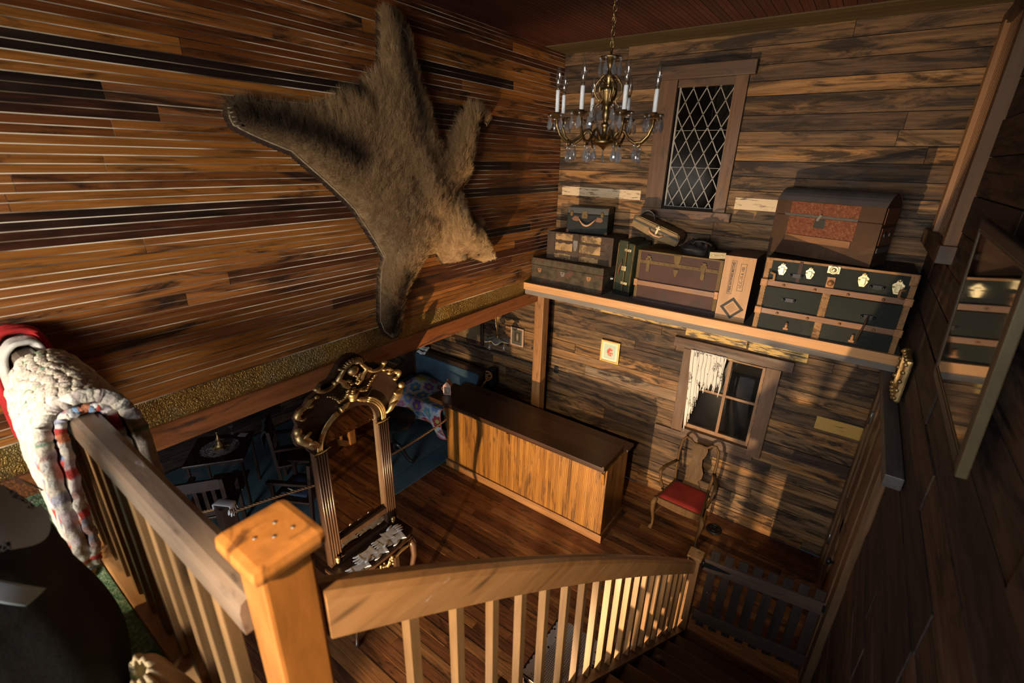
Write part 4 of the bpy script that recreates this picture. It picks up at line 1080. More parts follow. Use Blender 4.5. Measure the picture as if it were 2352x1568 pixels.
ps.child_type = 'SIMPLE'; ps.child_percent = 2; ps.rendered_child_count = 5; ps.child_radius = .02; ps.roughness_2 = .02; ps.roughness_endpoint = .02
ps.clump_factor = .55
ps.child_length = 1.0; ps.child_length_threshold = 0.3
ps.root_radius = .7; ps.tip_radius = .15; ps.radius_scale = .0016
ps.material = 2; ps.render_step = 3; ps.display_step = 2
ps.use_advanced_hair = True
# pinked felt backing showing as an edge
m = MB()
cx = sum(p[0] for p in BO) / n0; cz = sum(p[1] for p in BO) / n0
off = []
for i in range(n0):
    a, b, c = Vector(BO[i - 1]), Vector(BO[i]), Vector(BO[(i + 1) % n0])
    t_ = (c - a).normalized(); nn = Vector((-t_.y, t_.x))
    off.append((b + nn * (.028 if b.x < 3.0 else .012), b))
poly = [(q[0].x - B0.y, q[0].y - B0.z) for q in off]
fine = []
for i in range(n0):
    a, b = Vector(poly[i]), Vector(poly[(i + 1) % n0]); k = max(1, int((b - a).length / .012))
    t_ = (b - a); nn = Vector((-t_.y, t_.x)).normalized()
    for j in range(k): fine.append(tuple(a + t_ * j / k + nn * (.006 * (j % 2))))
co2, _, fa2, _, _, _ = delaunay_2d_cdt([Vector(p) for p in fine], [(i, (i + 1) % len(fine)) for i in range(len(fine))], [], 1, 1e-5)
m.add([(.004, c.x, c.y) for c in co2], [tuple(f) for f in fa2]); b_ = len(m.v)
m.add([(-.006, c.x, c.y) for c in co2], [tuple(reversed(f)) for f in fa2])
felt = m.build('felt_backing', plain('brown_felt', (.055, .034, .025), .95, 0, .2, 20, .3, 150, .1), bear)
# pale stitched hide edge along the left and lower side
m = MB()
edge = [BO[i] for i in range(53, 80)]
m.tube([(.018, p[0] - B0.y - .004, p[1] - B0.z) for p in edge], .006, 6); 
m.tube([(.018, p[0] - B0.y, p[1] - B0.z) for p in BO[80:89]], .006, 6)
m.build('hide_edge', plain('pale_rawhide', (.34, .27, .18), .8, 0, .4, 30), bear)
CL = plain('horn_claw', (.10, .075, .05), .35, 0, .5, 20)
def paw_claws(c, d, side, nrm=.03, L=.05, n=5, sp=.024):
    d = Vector(d).normalized(); s_ = Vector((-d.y, d.x))
    for k in range(n):
        o = (k - (n - 1) / 2) * sp
        p = Vector(c) + s_ * o
        q = p + d * L
        P = lambda x, v: (x, v.x - B0.y, v.y - B0.z)
        m = MB(); m.tube([P(.03, p), P(.055, p + d * L * .45), P(.045, p + d * L * .85), P(.02, q)], [.009, .009, .006, .0015], 7); m.build('claw', CL, bear)
paw_claws((2.505, 2.585), (.15, -1), 1)
paw_claws((1.475, 4.19), (-.9, -.25), 1, L=.045)
paw_claws((3.745, 4.345), (.8, -.9), 1, L=.055)
# head: ears, nose, eyes, muzzle line
P3 = lambda y, z, x: (x, y - B0.y, z - B0.z)
def ear(c, dirn, name='ear'):
    me_ = MB(); d = Vector(dirn).normalized()
    mid = Vector(P3(c[0], c[1], bear_h(c) - .004))
    me_.sph((0, 0, 0), 1, 14, 9)
    o = me_.build(name, hide_m, bear, mid); o.scale = (.028, .034, .036); o.rotation_euler = (atan2(-d.x, d.y), 0, 0); return o
hide_m = plain('ear_fur', (.13, .085, .045), .95, 0, .4, 40, .6, 90, .1)
ear((3.60, 3.36), (.4, .6)); ear((3.29, 3.125), (-.15, -.5))
m = MB(); m.sph((0, 0, 0), .034, 12, 8, sc=(1.1, .8, .8)); m.build('nose', plain('black_nose', (.012, .011, .011), .4), bear, P3(3.765, 3.02, .075))
for c in ((3.58, 3.245), (3.49, 3.12)):
    m = MB(); m.sph((0, 0, 0), .013, 10, 6); m.build('eye', plain('glass_eye', (.01, .008, .006), .1), bear, P3(c[0], c[1], bear_h(c) + .004))
m = MB(); m.tube([P3(3.69, 3.09, .10), P3(3.71, 3.03, .085), P3(3.76, 3.0, .055)], .006, 6); m.build('mouth', plain('dark_lip', (.03, .02, .018), .5), bear)
# curled pale tag of hide at the top paw
m = MB(); m.grid(lambda u, v: P3(2.66 + .17 * u, 4.90 - .14 * u + .03 * sin(3 * u) - (.03 + .03 * u) * v, .035 + .05 * sin(pi * u) + .02 * v), 10, 4, thick=.003); m.build('curled_hide', plain('grey_rawhide', (.26, .21, .16), .8, 0, .3), bear)

# ================================================================ CHANDELIER
cxy = (1.872, 2.50)
ch = thing('chandelier', 'gilt chandelier with candle bulbs and crystal drops hanging from a chain', 'chandelier', (cxy[0], cxy[1], ZC))
Z = lambda z: z - ZC
m = MB()
zt, zb = ZC - .03, 4.53
n = 21; L = (zt - zb) / n
for k in range(n):
    zc = zt - (k + .5) * L; a = (k % 2) * pi / 2
    rr = []
    for j in range(14):
        b = 2 * pi * j / 14; x = .010 * cos(b); z = (L * .62) * sin(b)
        rr.append((x * cos(a), x * sin(a), Z(zc) + z))
    m.tube(rr, .0026, 6, closed=True)
m.tube([(.004 * sin(k), .004 * cos(k * 1.3), Z(zb) + (zt - zb) * k / 30) for k in range(31)], .002, 6)
m.build('chain', M['brass'], ch)
m = MB(); m.lathe([(.055, 0), (.05, -.02), (.012, -.035), (.001, -.036)], 20); m.build('ceiling_rose', M['brass'], ch)
def rosette(m, z, r0, r1, h, n=24, sc=.008):
    vs = []; fs = []
    for j in range(5):
        f = j / 4
        for i in range(n * 2):
            a = pi * i / n; r = r0 + (r1 - r0) * f ** .6; r += (sc * f if i % 2 else 0)
            vs.append((r * cos(a), r * sin(a), z + h * f ** 1.6))
    k = n * 2
    for j in range(4):
        for i in range(k): fs.append((j * k + i, j * k + (i + 1) % k, (j + 1) * k + (i + 1) % k, (j + 1) * k + i))
    m.add(vs, fs, .5, 0, True)
m = MB(); m.lathe([(.004, 4.53), (.007, 4.52), (.005, 4.5), (.02, 4.495), (.055, 4.488), (.058, 4.482), (.02, 4.47), (.012, 4.45), (.012, 4.41), (.022, 4.40), (.016, 4.385), (.013, 4.36), (.018, 4.35)], 20)
m.v = [(x, y, Z(z)) for x, y, z in m.v]; m.build('crown', M['brass'], ch)
m = MB(); m.lathe([(.014, 4.355), (.042, 4.345), (.038, 4.33), (.026, 4.29), (.02, 4.265), (.013, 4.255), (.018, 4.24), (.021, 4.22), (.016, 4.20), (.01, 4.19), (.02, 4.178), (.026, 4.17), (.014, 4.16), (.018, 4.13), (.05, 4.105), (.062, 4.09), (.058, 4.083), (.03, 4.07), (.012, 4.06), (.006, 4.052), (.001, 4.05)], 24)
for k in range(16):
    a = 2 * pi * k / 16; m.tube([(.041 * cos(a), .041 * sin(a), 4.345), (.039 * cos(a), .039 * sin(a), 4.33), (.027 * cos(a), .027 * sin(a), 4.29), (.021 * cos(a), .021 * sin(a), 4.265)], .003, 5)
m.v = [(x, y, Z(z)) for x, y, z in m.v]; m.build('column', M['brass'], ch)
m = MB()
for k in range(6):
    a = 2 * pi * k / 6 + .3; c, s_ = cos(a), sin(a)
    m.tube([(r * c, r * s_, Z(z)) for r, z in ((.018, 4.40), (.03, 4.405), (.045, 4.39), (.05, 4.375), (.042, 4.37), (.036, 4.38))], .0042, 6)
    m.tube([(r * c, r * s_, Z(z)) for r, z in ((.022, 4.385), (.05, 4.385), (.068, 4.36), (.07, 4.325), (.055, 4.30), (.04, 4.29), (.045, 4.275), (.062, 4.262), (.07, 4.25))], .0045, 6)
m.build('scroll', M['brass'], ch)
arm_m = MB()
arm_m.tube([(r, 0, Z(z)) for r, z in ((.045, 4.10), (.07, 4.13), (.09, 4.15), (.115, 4.14), (.14, 4.105), (.175, 4.085), (.215, 4.09), (.245, 4.12), (.262, 4.16), (.265, 4.19))], [.008, .008, .007, .007, .007, .008, .008, .007, .007, .009], 8)
arm_m.tube([(r, 0, Z(z)) for r, z in ((.175, 4.085), (.19, 4.065), (.205, 4.07), (.205, 4.085))], .005, 6)
cup_m = MB(); rosette(cup_m, Z(4.195), .012, .044, .022, 14, .005); cup_m.lathe([(.012, Z(4.195)), (.016, Z(4.21)), (.015, Z(4.225)), (.001, Z(4.225))], 14)
cup_m.v = [(x + .265, y, z) for x, y, z in cup_m.v]
can_m = MB(); can_m.lathe([(.0105, Z(4.218)), (.0105, Z(4.325)), (.009, Z(4.328)), (.001, Z(4.328))], 14); can_m.v = [(x + .265, y, z) for x, y, z in can_m.v]
bul_m = MB(); bul_m.lathe([(.007, Z(4.328)), (.008, Z(4.335)), (.013, Z(4.355)), (.0155, Z(4.372)), (.0145, Z(4.39)), (.009, Z(4.415)), (.004, Z(4.435)), (.0007, Z(4.447))], 14); bul_m.v = [(x + .265, y, z) for x, y, z in bul_m.v]
fil_m = MB(); fil_m.cyl((.265, 0, Z(4.328)), (.265, 0, Z(4.342)), .006, 8); fil_m.tube([(.265, -.002, Z(4.34)), (.262, 0, Z(4.36)), (.265, .002, Z(4.378)), (.268, 0, Z(4.36)), (.265, 0, Z(4.34))], .0008, 4)
arm0 = arm_m.build('arm', M['brass'], ch)
cup = cup_m.build('drip_cup', M['brass'], arm0); can = can_m.build('candle_sleeve', plain('white_sleeve', (.8, .82, .84), .45, 0, .03), arm0); bu = bul_m.build('bulb', M['bulb'], arm0); fi = fil_m.build('filament', M['brass'], arm0)
def drop(name, s=1.0):
    m = MB()
    prof = [(.0006, 0), (.004, -.008), (.0075, -.018), (.0115, -.031), (.012, -.040), (.009, -.049), (.004, -.054), (.0005, -.0555)]
    t2 = MB(); t2.lathe([(r, z - .013) for r, z in prof], 8, smooth=False)
    m.add([(x * s, y * s * .62, z * s) for x, y, z in t2.v], t2.f, .5, 0, False)
    m.sph((0, 0, -.006 * s), .0058 * s, 8, 6, .5, 0)
    return m
dm = drop('d'); d0 = None
def place_drop(r, a, z, s, parent):
    global d0
    loc = (r * cos(a), r * sin(a), Z(z))
    if d0 is None:
        d0 = dm.build('crystal_drop', M['crystal'], ch); o = d0
    else:
        o = d0.copy(); COL.objects.link(o)
    o.parent = parent; o.location = loc; o.rotation_euler = (0, 0, a + pi / 2 + random.uniform(-.5, .5)); o.scale = (s, s, s); return o
for k in range(8):
    a = 2 * pi * (k + .5) / 8 - 1.98
    if k: ar = copy_tree(arm0, ch)
    else: ar = arm0
    ar.rotation_euler = (0, 0, a)
for k in range(8):
    a = 2 * pi * (k + .5) / 8 - 1.98
    cxk, cyk = .265 * cos(a), .265 * sin(a)
    for j in range(5):
        b = 2 * pi * j / 5 + k
        x, y = cxk + .046 * cos(b), cyk + .046 * sin(b)
        place_drop(math.hypot(x, y), atan2(y, x), 4.214, 1.08, ch)
    for j in range(3):
        place_drop((.19, .205, .175)[j], a + (-.05, .06, .0)[j], (4.07, 4.062, 4.08)[j], 1.14, ch)
for k in range(8): place_drop(.055, 2 * pi * k / 8, 4.486, 1.25, ch)
for k in range(7): place_drop(.074, 2 * pi * k / 7 + .2, 4.268, 1.18, ch)
for k in range(6): place_drop(.045, 2 * pi * k / 6 + .4, 4.185, 1.05, ch)
place_drop(.0, 0, 4.052, 1.0, ch)
# ================================================================ LOWER ROOM
random.seed(21)
# ---- counter
M['counter_front'] = wood('counter_beadboard', [(0, (.17, .066, .012)), (.5, (.25, .105, .017)), (1, (.32, .145, .027))], 'z', .9, 30, (.35, .5), stain=(.17, 1.3, (.07, .028, .008)), bump=.3, gv=(.62, 1.2), gr=(.34, .64), knots=False, coat=.1)
M['counter_top'] = wood('counter_top', [(0, (.03, .012, .006)), (1, (.055, .022, .009))], 'x', .8, 14, (.3, .45), stain=(.1, 2, (.02, .01, .007)), bump=.15, knots=False)
t = thing('bar_counter', 'long wooden bar counter with orange beadboard front and dark top', 'counter', (-.78, 3.93, 0))
Lc, Dc = 2.325, .56
m = MB(); k = 0; x = 0
while x < Lc - .005:
    x2 = min(x + .0415, Lc)
    m.box((x + .001, 0, .1), (x2 - .001, .02, .955)); m.box((x + .018, -.002, .1), (x + .022, .001, .955), .3); x = x2
m.box((0, .006, .1), (Lc, .02, .955), .1); m.build('front_panel', M['counter_front'], t)
m = MB(); y = .02
while y < Dc - .005:
    y2 = min(y + .0415, Dc); m.box((Lc - .02, y + .001, .1), (Lc, y2 - .001, .955)); y = y2
m.box((Lc - .015, .02, .1), (Lc - .006, Dc, .955), .1); m.build('end_panel', M['counter_front'], t)
m = MB(); m.box((0, .02, .1), (.02, Dc, .955), .4); m.build('end_panel', M['counter_front'], t)
m = MB(); m.box((-.015, -.022, 0), (Lc + .02, 0, .105), .4, 0, .004); m.box((Lc - .005, -.02, 0), (Lc + .022, Dc, .105), .3, 0, .004); m.build('plinth', wood('counter_plinth', [(0, (.2, .09, .03)), (1, (.28, .13, .04))], 'x', 1, 18, (.4, .6), stain=(.1, 2, (.06, .03, .015)), knots=False), t)
m = MB(); m.box((-.27, -.05, .965), (Lc - .02, .46, 1.005), .6, 0, .006); m.box((-.26, -.035, .935), (Lc - .01, -.0, .965), .3, 0, .004); m.build('bar_top', M['counter_top'], t)
m = MB(); m.box((-.2, .462, .945), (Lc + .03, .64, .975), .5, 0, .005); m.build('back_ledge', M['counter_top'], t)
m = MB(); m.box((Lc - .045, -.05, 1.0), (Lc - .02, .46, 1.02), .5, 0, .004); m.build('end_batten', M['counter_top'], t)
for x in (.0, 1.02, Lc - .05):
    m = MB(); m.prism([(-.045, .93), (-.0, .93), (0, .76), (-.015, .77), (-.03, .86)], x, x + .035, 0, .5, 0, .002); m.build('bracket', M['counter_front'], t)
m = MB(); m.box((.02, .54, .1), (Lc - .02, Dc, .945), .2); m.build('back_panel', M['dark_wood'], t)

# ---- tin lantern on the counter
t = thing('tin_lantern', 'small pinkish house-shaped tin lantern standing on the left end of the counter', 'lantern', (-.90, 4.10, 1.006), radians(28))
pk = plain('pink_tin', (.42, .24, .19), .5, .2, .25, 14, .2)
m = MB(); m.box((-.05, -.05, 0), (.05, .05, .014), .5, 0, .003)
for x in (-.046, .046):
    for y in (-.046, .046): m.box((x - .006, y - .006, .014), (x + .006, y + .006, .125))
m.box((-.05, -.05, .12), (.05, .05, .13))
m.build('frame', pk, t)
m = MB(); m.prism([(-.058, .13), (.058, .13), (.0, .20)], -.054, .054, 1, .5, 0, .002); m.cyl((0, 0, .195), (0, 0, .225), .012, 10, .004); m.build('roof', pk, t)
m = MB()
for x in (-.046, .046): m.box((x - .001, -.04, .014), (x + .001, .04, .12))
for y in (-.046, .046): m.box((-.04, y - .001, .014), (.04, y + .001, .12))
m.build('glass', M['pane'], t)
m = MB(); m.tube([(-.05 - .035 * sin(pi * k / 8), 0, .02 + .09 * k / 8) for k in range(9)], .008, 8, flat=.4); m.build('handle', pk, t)
m = MB(); m.cyl((0, 0, .014), (0, 0, .06), .012, 10); m.build('candle', M['white'], t)

# ---- armchair
t = thing('armchair', 'wooden armchair with splat back and red seat against the plank wall', 'chair', (2.19, 4.76, 0), radians(-1.5))
cw_ = M['chair_wood']
m = MB()
seat_poly = [(-.262, -.255), (.262, -.255), (.20, .20), (-.20, .20)]
def inset(p, d): 
    cx = sum(q[0] for q in p) / len(p); cy = sum(q[1] for q in p) / len(p)
    return [(q[0] + (cx - q[0]) * d, q[1] + (cy - q[1]) * d) for q in p]
for i in range(4):
    a, b = seat_poly[i], seat_poly[(i + 1) % 4]; c, e = inset(seat_poly, .14)[(i + 1) % 4], inset(seat_poly, .14)[i]
    m.prism([a, b, c, e], .375, .44, 2, .5, 0, .004)
m.prism([(-.2, .36), (-.1, .35), (0, .345), (.1, .35), (.2, .36), (.25, .38), (-.25, .38)], -.256, -.236, 1)
m.build('seat_frame', cw_, t)
m = MB()
def seat(u, v):
    w_ = .245 - .06 * v; x = (u * 2 - 1) * w_; y = -.242 + .43 * v
    e = min(1, min(u, 1 - u) / .12) * min(1, min(v, 1 - v) / .12)
    return (x, y, .436 + .026 * e ** .5)
m.grid(seat, 16, 14)
m.build('seat', plain('red_seat', (.2, .014, .010), .55, 0, .25, 6, .1, 200, worn=(.06, (.5, .12, .08), 5)), t)
def leg_front(sx):
    m = MB(); P = [(sx * .25, -.245, .43), (sx * .272, -.262, .36), (sx * .268, -.262, .26), (sx * .25, -.25, .12), (sx * .25, -.252, .05), (sx * .262, -.268, .02), (sx * .262, -.268, .004)]
    m.tube(P, [.03, .03, .024, .016, .015, .026, .024], 12); return m
def leg_back(sx):
    m = MB(); m.tube([(sx * .19, .19, .43), (sx * .19, .195, .3), (sx * .195, .22, .12), (sx * .2, .25, .004)], [.022, .019, .017, .018], 4, smooth=False); return m
for s in (-1, 1): leg_front(s).build('leg', cw_, t); leg_back(s).build('leg', cw_, t)
m = MB()
for s in (-1, 1): m.tube([(s * .255, -.25, .2), (s * .195, .21, .2)], .011, 8)
m.tube([(-.22, -.02, .2), (.22, -.02, .2)], .011, 8); m.build('stretcher', cw_, t)
m = MB()
st = [(.19, .19, .42), (.205, .21, .60), (.212, .245, .82), (.2, .27, .96), (.165, .28, 1.01), (.12, .28, 1.0), (.085, .278, .965), (.05, .278, .955), (0, .279, .962)]
P = [(-x, y, z) for x, y, z in st[:-1]] + [st[-1]] + st[:-1][::-1]
m.tube(P, [.02] * len(P), 8, flat=.75); m.build('back_frame', cw_, t)
m = MB()
sp = [(.062, .965), (.07, .92), (.062, .86), (.042, .80), (.05, .72), (.075, .64), (.07, .57), (.045, .53), (.06, .5), (.085, .44)]
n = len(sp)
vs = []; 
for x, z in [(a * 1.3, b) for a, b in sp]: 
    y = .195 + .085 * (z - .44) / .52
    vs += [(-x, y, z), (x, y, z)]
bm = bmesh.new(); bv = [bm.verts.new(p) for p in vs]
for i in range(n - 1): bm.faces.new([bv[2 * i], bv[2 * i + 1], bv[2 * i + 3], bv[2 * i + 2]])
bm.normal_update(); bmesh.ops.solidify(bm, geom=bm.faces[:], thickness=.014); m.bm(bm); m.build('splat', cw_, t)
for s in (-1, 1):
    m = MB(); m.tube([(s * .21, .225, .70), (s * .24, .14, .695), (s * .285, .02, .69), (s * .30, -.07, .675), (s * .295, -.1, .655)], [.02, .02, .022, .024, .018], 8, flat=.7)
    m.tube([(s * .295, -.085, .665), (s * .285, -.09, .58), (s * .262, -.06, .48), (s * .25, -.05, .42)], [.018, .016, .017, .018], 8); m.build('arm', cw_, t)
c_ = px(1640, 1214, 2, .02)
m = MB(); m.tube([(.075 * cos(a / 16 * 2 * pi), .075 * sin(a / 16 * 2 * pi), 0) for a in range(16)], .014, 8, closed=True); m.tube([(.035 * cos(a / 16 * 2 * pi), .035 * sin(a / 16 * 2 * pi), 0) for a in range(16)], .012, 8, closed=True); m.bar((-.075, 0, 0), (.075, 0, 0), .014, .012)
o = m.build('iron_ring', M['iron'], None, (c_.x, c_.y, .016)); tag(o, 'round black iron ring lying on the floor right of the armchair', 'iron ring')

# ---- pier mirror
t = thing('pier_mirror', 'tall standing mirror with carved gilt crest on a small console', 'mirror', (.20, 1.88, 0), radians(90)); mir = t
wal, gold = M['walnut'], M['gold']; W0 = .604; cx = W0 / 2; zb = .42
m = MB()
def fluted(m, x0, x1, z0, z1, n=5):
    m.box((x0, 0, z0), (x1, .05, z1), .5); s = (x1 - x0) / n
    for k in range(n): m.cyl((x0 + (k + .5) * s, 0, z0 + .05), (x0 + (k + .5) * s, 0, z1 - .03), s * .42, 8)
fluted(m, -.0, .095, zb, 1.50); o = m.build('column', wal, t)
m = MB(); fluted(m, W0 - .095, W0, zb, 1.50); m.build('column', wal, t)
m = MB(); m.box((.095, -.005, zb), (W0 - .095, .045, .475), .5, 0, .004); m.box((.095, -.005, .575), (W0 - .095, .045, .615), .5, 0, .004); m.build('cross_rail', wal, t)
# crest board with an arched opening
half = [(.305, 1.50), (.318, 1.60), (.345, 1.66), (.40, 1.70), (.415, 1.78), (.385, 1.85), (.40, 1.92), (.37, 2.0), (.33, 2.02), (.30, 2.09), (.25, 2.13), (.21, 2.20), (.155, 2.215), (.12, 2.29), (.09, 2.38), (.045, 2.45), (0, 2.47)]
ri = .207
arch = [(-ri * cos(pi * k / 20), 1.60 + ri * sin(pi * k / 20)) for k in range(21)]
out = [(cx - x, z) for x, z in half] + [(cx + x, z) for x, z in half[::-1][1:]]
inn = [(cx + ri, 1.50)] + [(cx + x, z) for x, z in arch[::-1]] + [(cx - ri, 1.50)]
poly = [Vector(p) for p in out + inn]
c2, _, f2, _, _, _ = delaunay_2d_cdt(poly, [(i, (i + 1) % len(poly)) for i in range(len(poly))], [], 1, 1e-6)
bm = bmesh.new(); bv = [bm.verts.new((p.x, .012, p.y)) for p in c2]
for f in f2: bm.faces.new([bv[i] for i in f])
bmesh.ops.recalc_face_normals(bm, faces=bm.faces[:])
r_ = bmesh.ops.extrude_face_region(bm, geom=bm.faces[:]); bmesh.ops.translate(bm, vec=(0, .04, 0), verts=[v for v in r_['geom'] if isinstance(v, bmesh.types.BMVert)])
m = MB(); m.bm(bm); m.build('crest', plain('crest_veneer', (.022, .010, .006), .45, 0, .3, 5), t)
m = MB()
m.box((.095, .03, .615), (W0 - .095, .036, 1.6)); 
vs = [(cx + x * 1.01, .03, z) for x, z in arch] ; m.add(vs, [tuple(range(len(vs)))])
g_ = m.build('mirror_glass', M['mirror'], t)
m = MB(); m.box((.095, .02, .475), (W0 - .095, .026, .575)); m.build('lower_glass', M['mirror'], t)
# gilt arch mouldings with finials
for s in (-1, 1):
    m = MB()
    for k, off in enumerate((0, .014, .028)):
        r = ri + .038 + off
        P = [(cx + s * r, -.0, 1.515), (cx + s * r, -.004, 1.60)] + [(cx + s * r * cos(a), -.006, 1.60 + r * sin(a)) for a in [pi * j / 26 for j in range(1, 10)]]
        m.tube(P, .0085, 8)
    a = pi * 10 / 26; r = ri + .052
    e = Vector((cx + s * r * cos(a), -.006, 1.60 + r * sin(a)))
    d = Vector((-s * sin(a), 0, cos(a)))
    m.tube([e - d * .01, e, e + d * .02, e + d * .03, e + d * .05, e + d * .075], [.022, .024, .014, .02, .014, .001], 10)
    m.build('gilt_moulding', gold, t)
    m = MB()
    for k in range(13): m.sph((cx + s * (.19 + .115 * k / 12), -.006, 1.492 + .02 * (2 * k / 12 - 1) ** 2), .0085, 8, 6)
    m.build('bead_fringe', gold, t)
def cscroll(P, r):
    m = MB(); n = len(P)
    m.tube(P, [r * (.75 + .5 * sin(pi * k / (n - 1))) for k in range(n)], 10)
    m.sph(P[0], r * 1.35, 10, 7); m.sph(P[-1], r * 1.35, 10, 7)
    for k in range(1, n - 1): m.sph((P[k][0], P[k][1] - r * .5, P[k][2]), r * .7, 6, 5)
    return m
def curl(c, r0, a0, a1, s, y=-.008, n=11, sq=1.0):
    return [(cx + s * (c[0] + r0 * (1 - .25 * k / n) * cos(a0 + (a1 - a0) * k / n)), y, c[1] + r0 * sq * (1 - .25 * k / n) * sin(a0 + (a1 - a0) * k / n)) for k in range(n + 1)]
for s in (-1, 1):
    cscroll(curl((.20, 2.20), .075, -2.9, -.15, s), .017).build('gilt_scroll', gold, t)
    cscroll(curl((.33, 1.96), .075, 1.9, -1.0, s), .016).build('gilt_scroll', gold, t)
    cscroll([(cx + s * x, -.006, z) for x, z in ((.26, 2.10), (.30, 2.085), (.335, 2.03), (.36, 2.025), (.375, 1.99))], .014).build('gilt_scroll', gold, t)
    # reclining cherub
    m = MB(); b = [(.40, 1.80), (.385, 1.76), (.36, 1.735), (.335, 1.70), (.31, 1.655), (.27, 1.64)]
    m.tube([(cx + s * x, -.016, z) for x, z in b], [.026, .034, .034, .03, .02, .010], 10); m.sph((cx + s * .405, -.022, 1.83), .026, 12, 9)
    m.tube([(cx + s * x, -.034, z) for x, z in ((.385, 1.775), (.35, 1.78), (.33, 1.80))], [.013, .012, .01], 8); m.tube([(cx + s * x, -.034, z) for x, z in ((.35, 1.72), (.31, 1.70), (.285, 1.665))], [.018, .015, .01], 8)
    m.build('gilt_cherub', gold, t)
    # garland sprig
    m = MB(); rr = random.Random(5)
    for k in range(16):
        u = k / 15; x = .05 + .135 * u; z = 2.0 - .05 * sin(u * 5) + .06 * u * (1 if s > 0 else .6) - .03
        m.sph((cx + s * x, -.01, z + rr.uniform(-.014, .014)), .017 - .008 * u, 8, 6)
    m.build('gilt_garland', gold, t)
m = MB(); rr = random.Random(8)
m.lathe([(.03, 1.875), (.026, 1.885), (.034, 1.93), (.045, 1.975), (.04, 1.98)], 14, (cx, -.004, 0))
for k in range(26): m.sph((cx + rr.uniform(-.05, .05), -.016 + rr.uniform(-.012, .01), 1.995 + rr.uniform(-.018, .045)), rr.uniform(.010, .018), 8, 6)
m.build('gilt_basket', gold, t)
m = MB(); 
for k in range(9):
    a = pi * (k + .5) / 9; m.tube([(cx + .02 * cos(a), -.012, 2.33 + .015 * sin(a)), (cx + .055 * cos(a), -.03, 2.335 + .05 * sin(a)), (cx + .075 * cos(a), -.012, 2.34 + .085 * sin(a))], [.010, .016, .008], 8)
m.sph((cx, -.012, 2.25), .05, 14, 10, sc=(.8, .7, 1.2))
for s in (-1, 1):
    m.tube([(cx + s * x, -.012, z) for x, z in ((.03, 2.06), (.06, 2.10), (.075, 2.16), (.11, 2.20), (.085, 2.25), (.06, 2.31), (.10, 2.34))], [.016, .02, .02, .022, .018, .016, .014], 10)
for k in range(12): m.sph((cx + rr.uniform(-.05, .05), -.016, 2.09 + k * .009), .016, 8, 6)
m.build('gilt_shell', gold, t)
for x in (.048, W0 - .048):
    m = MB(); m.sph((x, -.014, zb + .075), .018, 10, 7); m.tube([(x, -.012, zb + .06), (x, -.012, zb + .02)], [.016, .006], 8); m.build('gilt_boss', gold, t)
m = MB(); m.box((.0, .046, zb), (W0, .056, 1.55), .3); m.build('back_board', M['dark_wood'], t)
# console
m = MB(); m.prism([(-.03, .05), (-.03, -.16), (.02, -.19), (.1, -.205), (.2, -.225), (.4, -.225), (.5, -.205), (.58, -.19), (.634, -.16), (.634, .05)], zb - .035, zb, 2, .5, 0, .005); m.build('console_top', wal, t)
m = MB(); m.prism([(.0, .375), (.0, .32), (.08, .30), (.2, .31), (.3, .28), (.4, .31), (.52, .30), (.604, .32), (.604, .375)], -.195, -.175, 1); m.box((0, -.175, .30), (.02, .04, .385)); m.box((.584, -.175, .30), (.604, .04, .385)); m.build('apron', wal, t)
m = MB(); rr = random.Random(4)
for s in (-1, 1): m.tube([(cx + s * x, -.205, z) for x, z in ((.02, .30), (.07, .345), (.12, .33), (.18, .345), (.23, .335), (.28, .36))], [.02, .016, .014, .013, .011, .008], 8)
for k in range(26): m.sph((cx + rr.uniform(-.09, .09), -.21 + rr.uniform(-.01, .005), .325 + rr.uniform(-.035, .035)), rr.uniform(.009, .017), 7, 5)
m.build('gilt_carving', gold, t)
for x, y in ((.03, -.155), (.574, -.155)):
    m = MB(); s = -1 if x < .3 else 1
    m.tube([(x, y, .38), (x + s * .03, y - .035, .29), (x + s * .03, y - .04, .16), (x + s * .005, y - .01, -.08), (x - s * .008, y + .0, -.26), (x + s * .012, y - .02, -.36), (x + s * .02, y - .03, -.386)], [.028, .032, .026, .019, .016, .017, .022], 10); m.build('leg', wal, t)
for x in (.03, .574):
    m = MB(); m.box((x - .02, -.0, -.39), (x + .02, .04, .385), .5, 0, .003); m.build('leg', wal, t)
m = MB(); m.box((.02, -.14, -.28), (.584, .04, -.26), .5, 0, .004); m.build('lower_shelf', wal, t)

# proportions: columns 0.70 m wide overall, console at 0.775 m, crest reaching 2.585 m
ZM = [(-.40, -.01), (-.386, .004), (.28, .61), (.42, .775), (.495, .853), (.615, 1.01), (1.50, 1.905), (1.60, 1.925), (1.807, 2.143), (1.875, 2.218), (2.05, 2.33), (2.24, 2.46), (2.47, 2.585), (2.6, 2.66)]
def zmap(z):
    for (a, b), (c, d) in zip(ZM, ZM[1:]):
        if z <= c: return b + (z - a) * (d - b) / (c - a)
    return z
for o in mir.children:
    for v in o.data.vertices:
        z = zmap(v.co.z); k = max(0, z - 1.93); v.co = Vector(((v.co.x - cx) * 1.159, v.co.y * 1.1 - .13 * k, z + .06 * k))
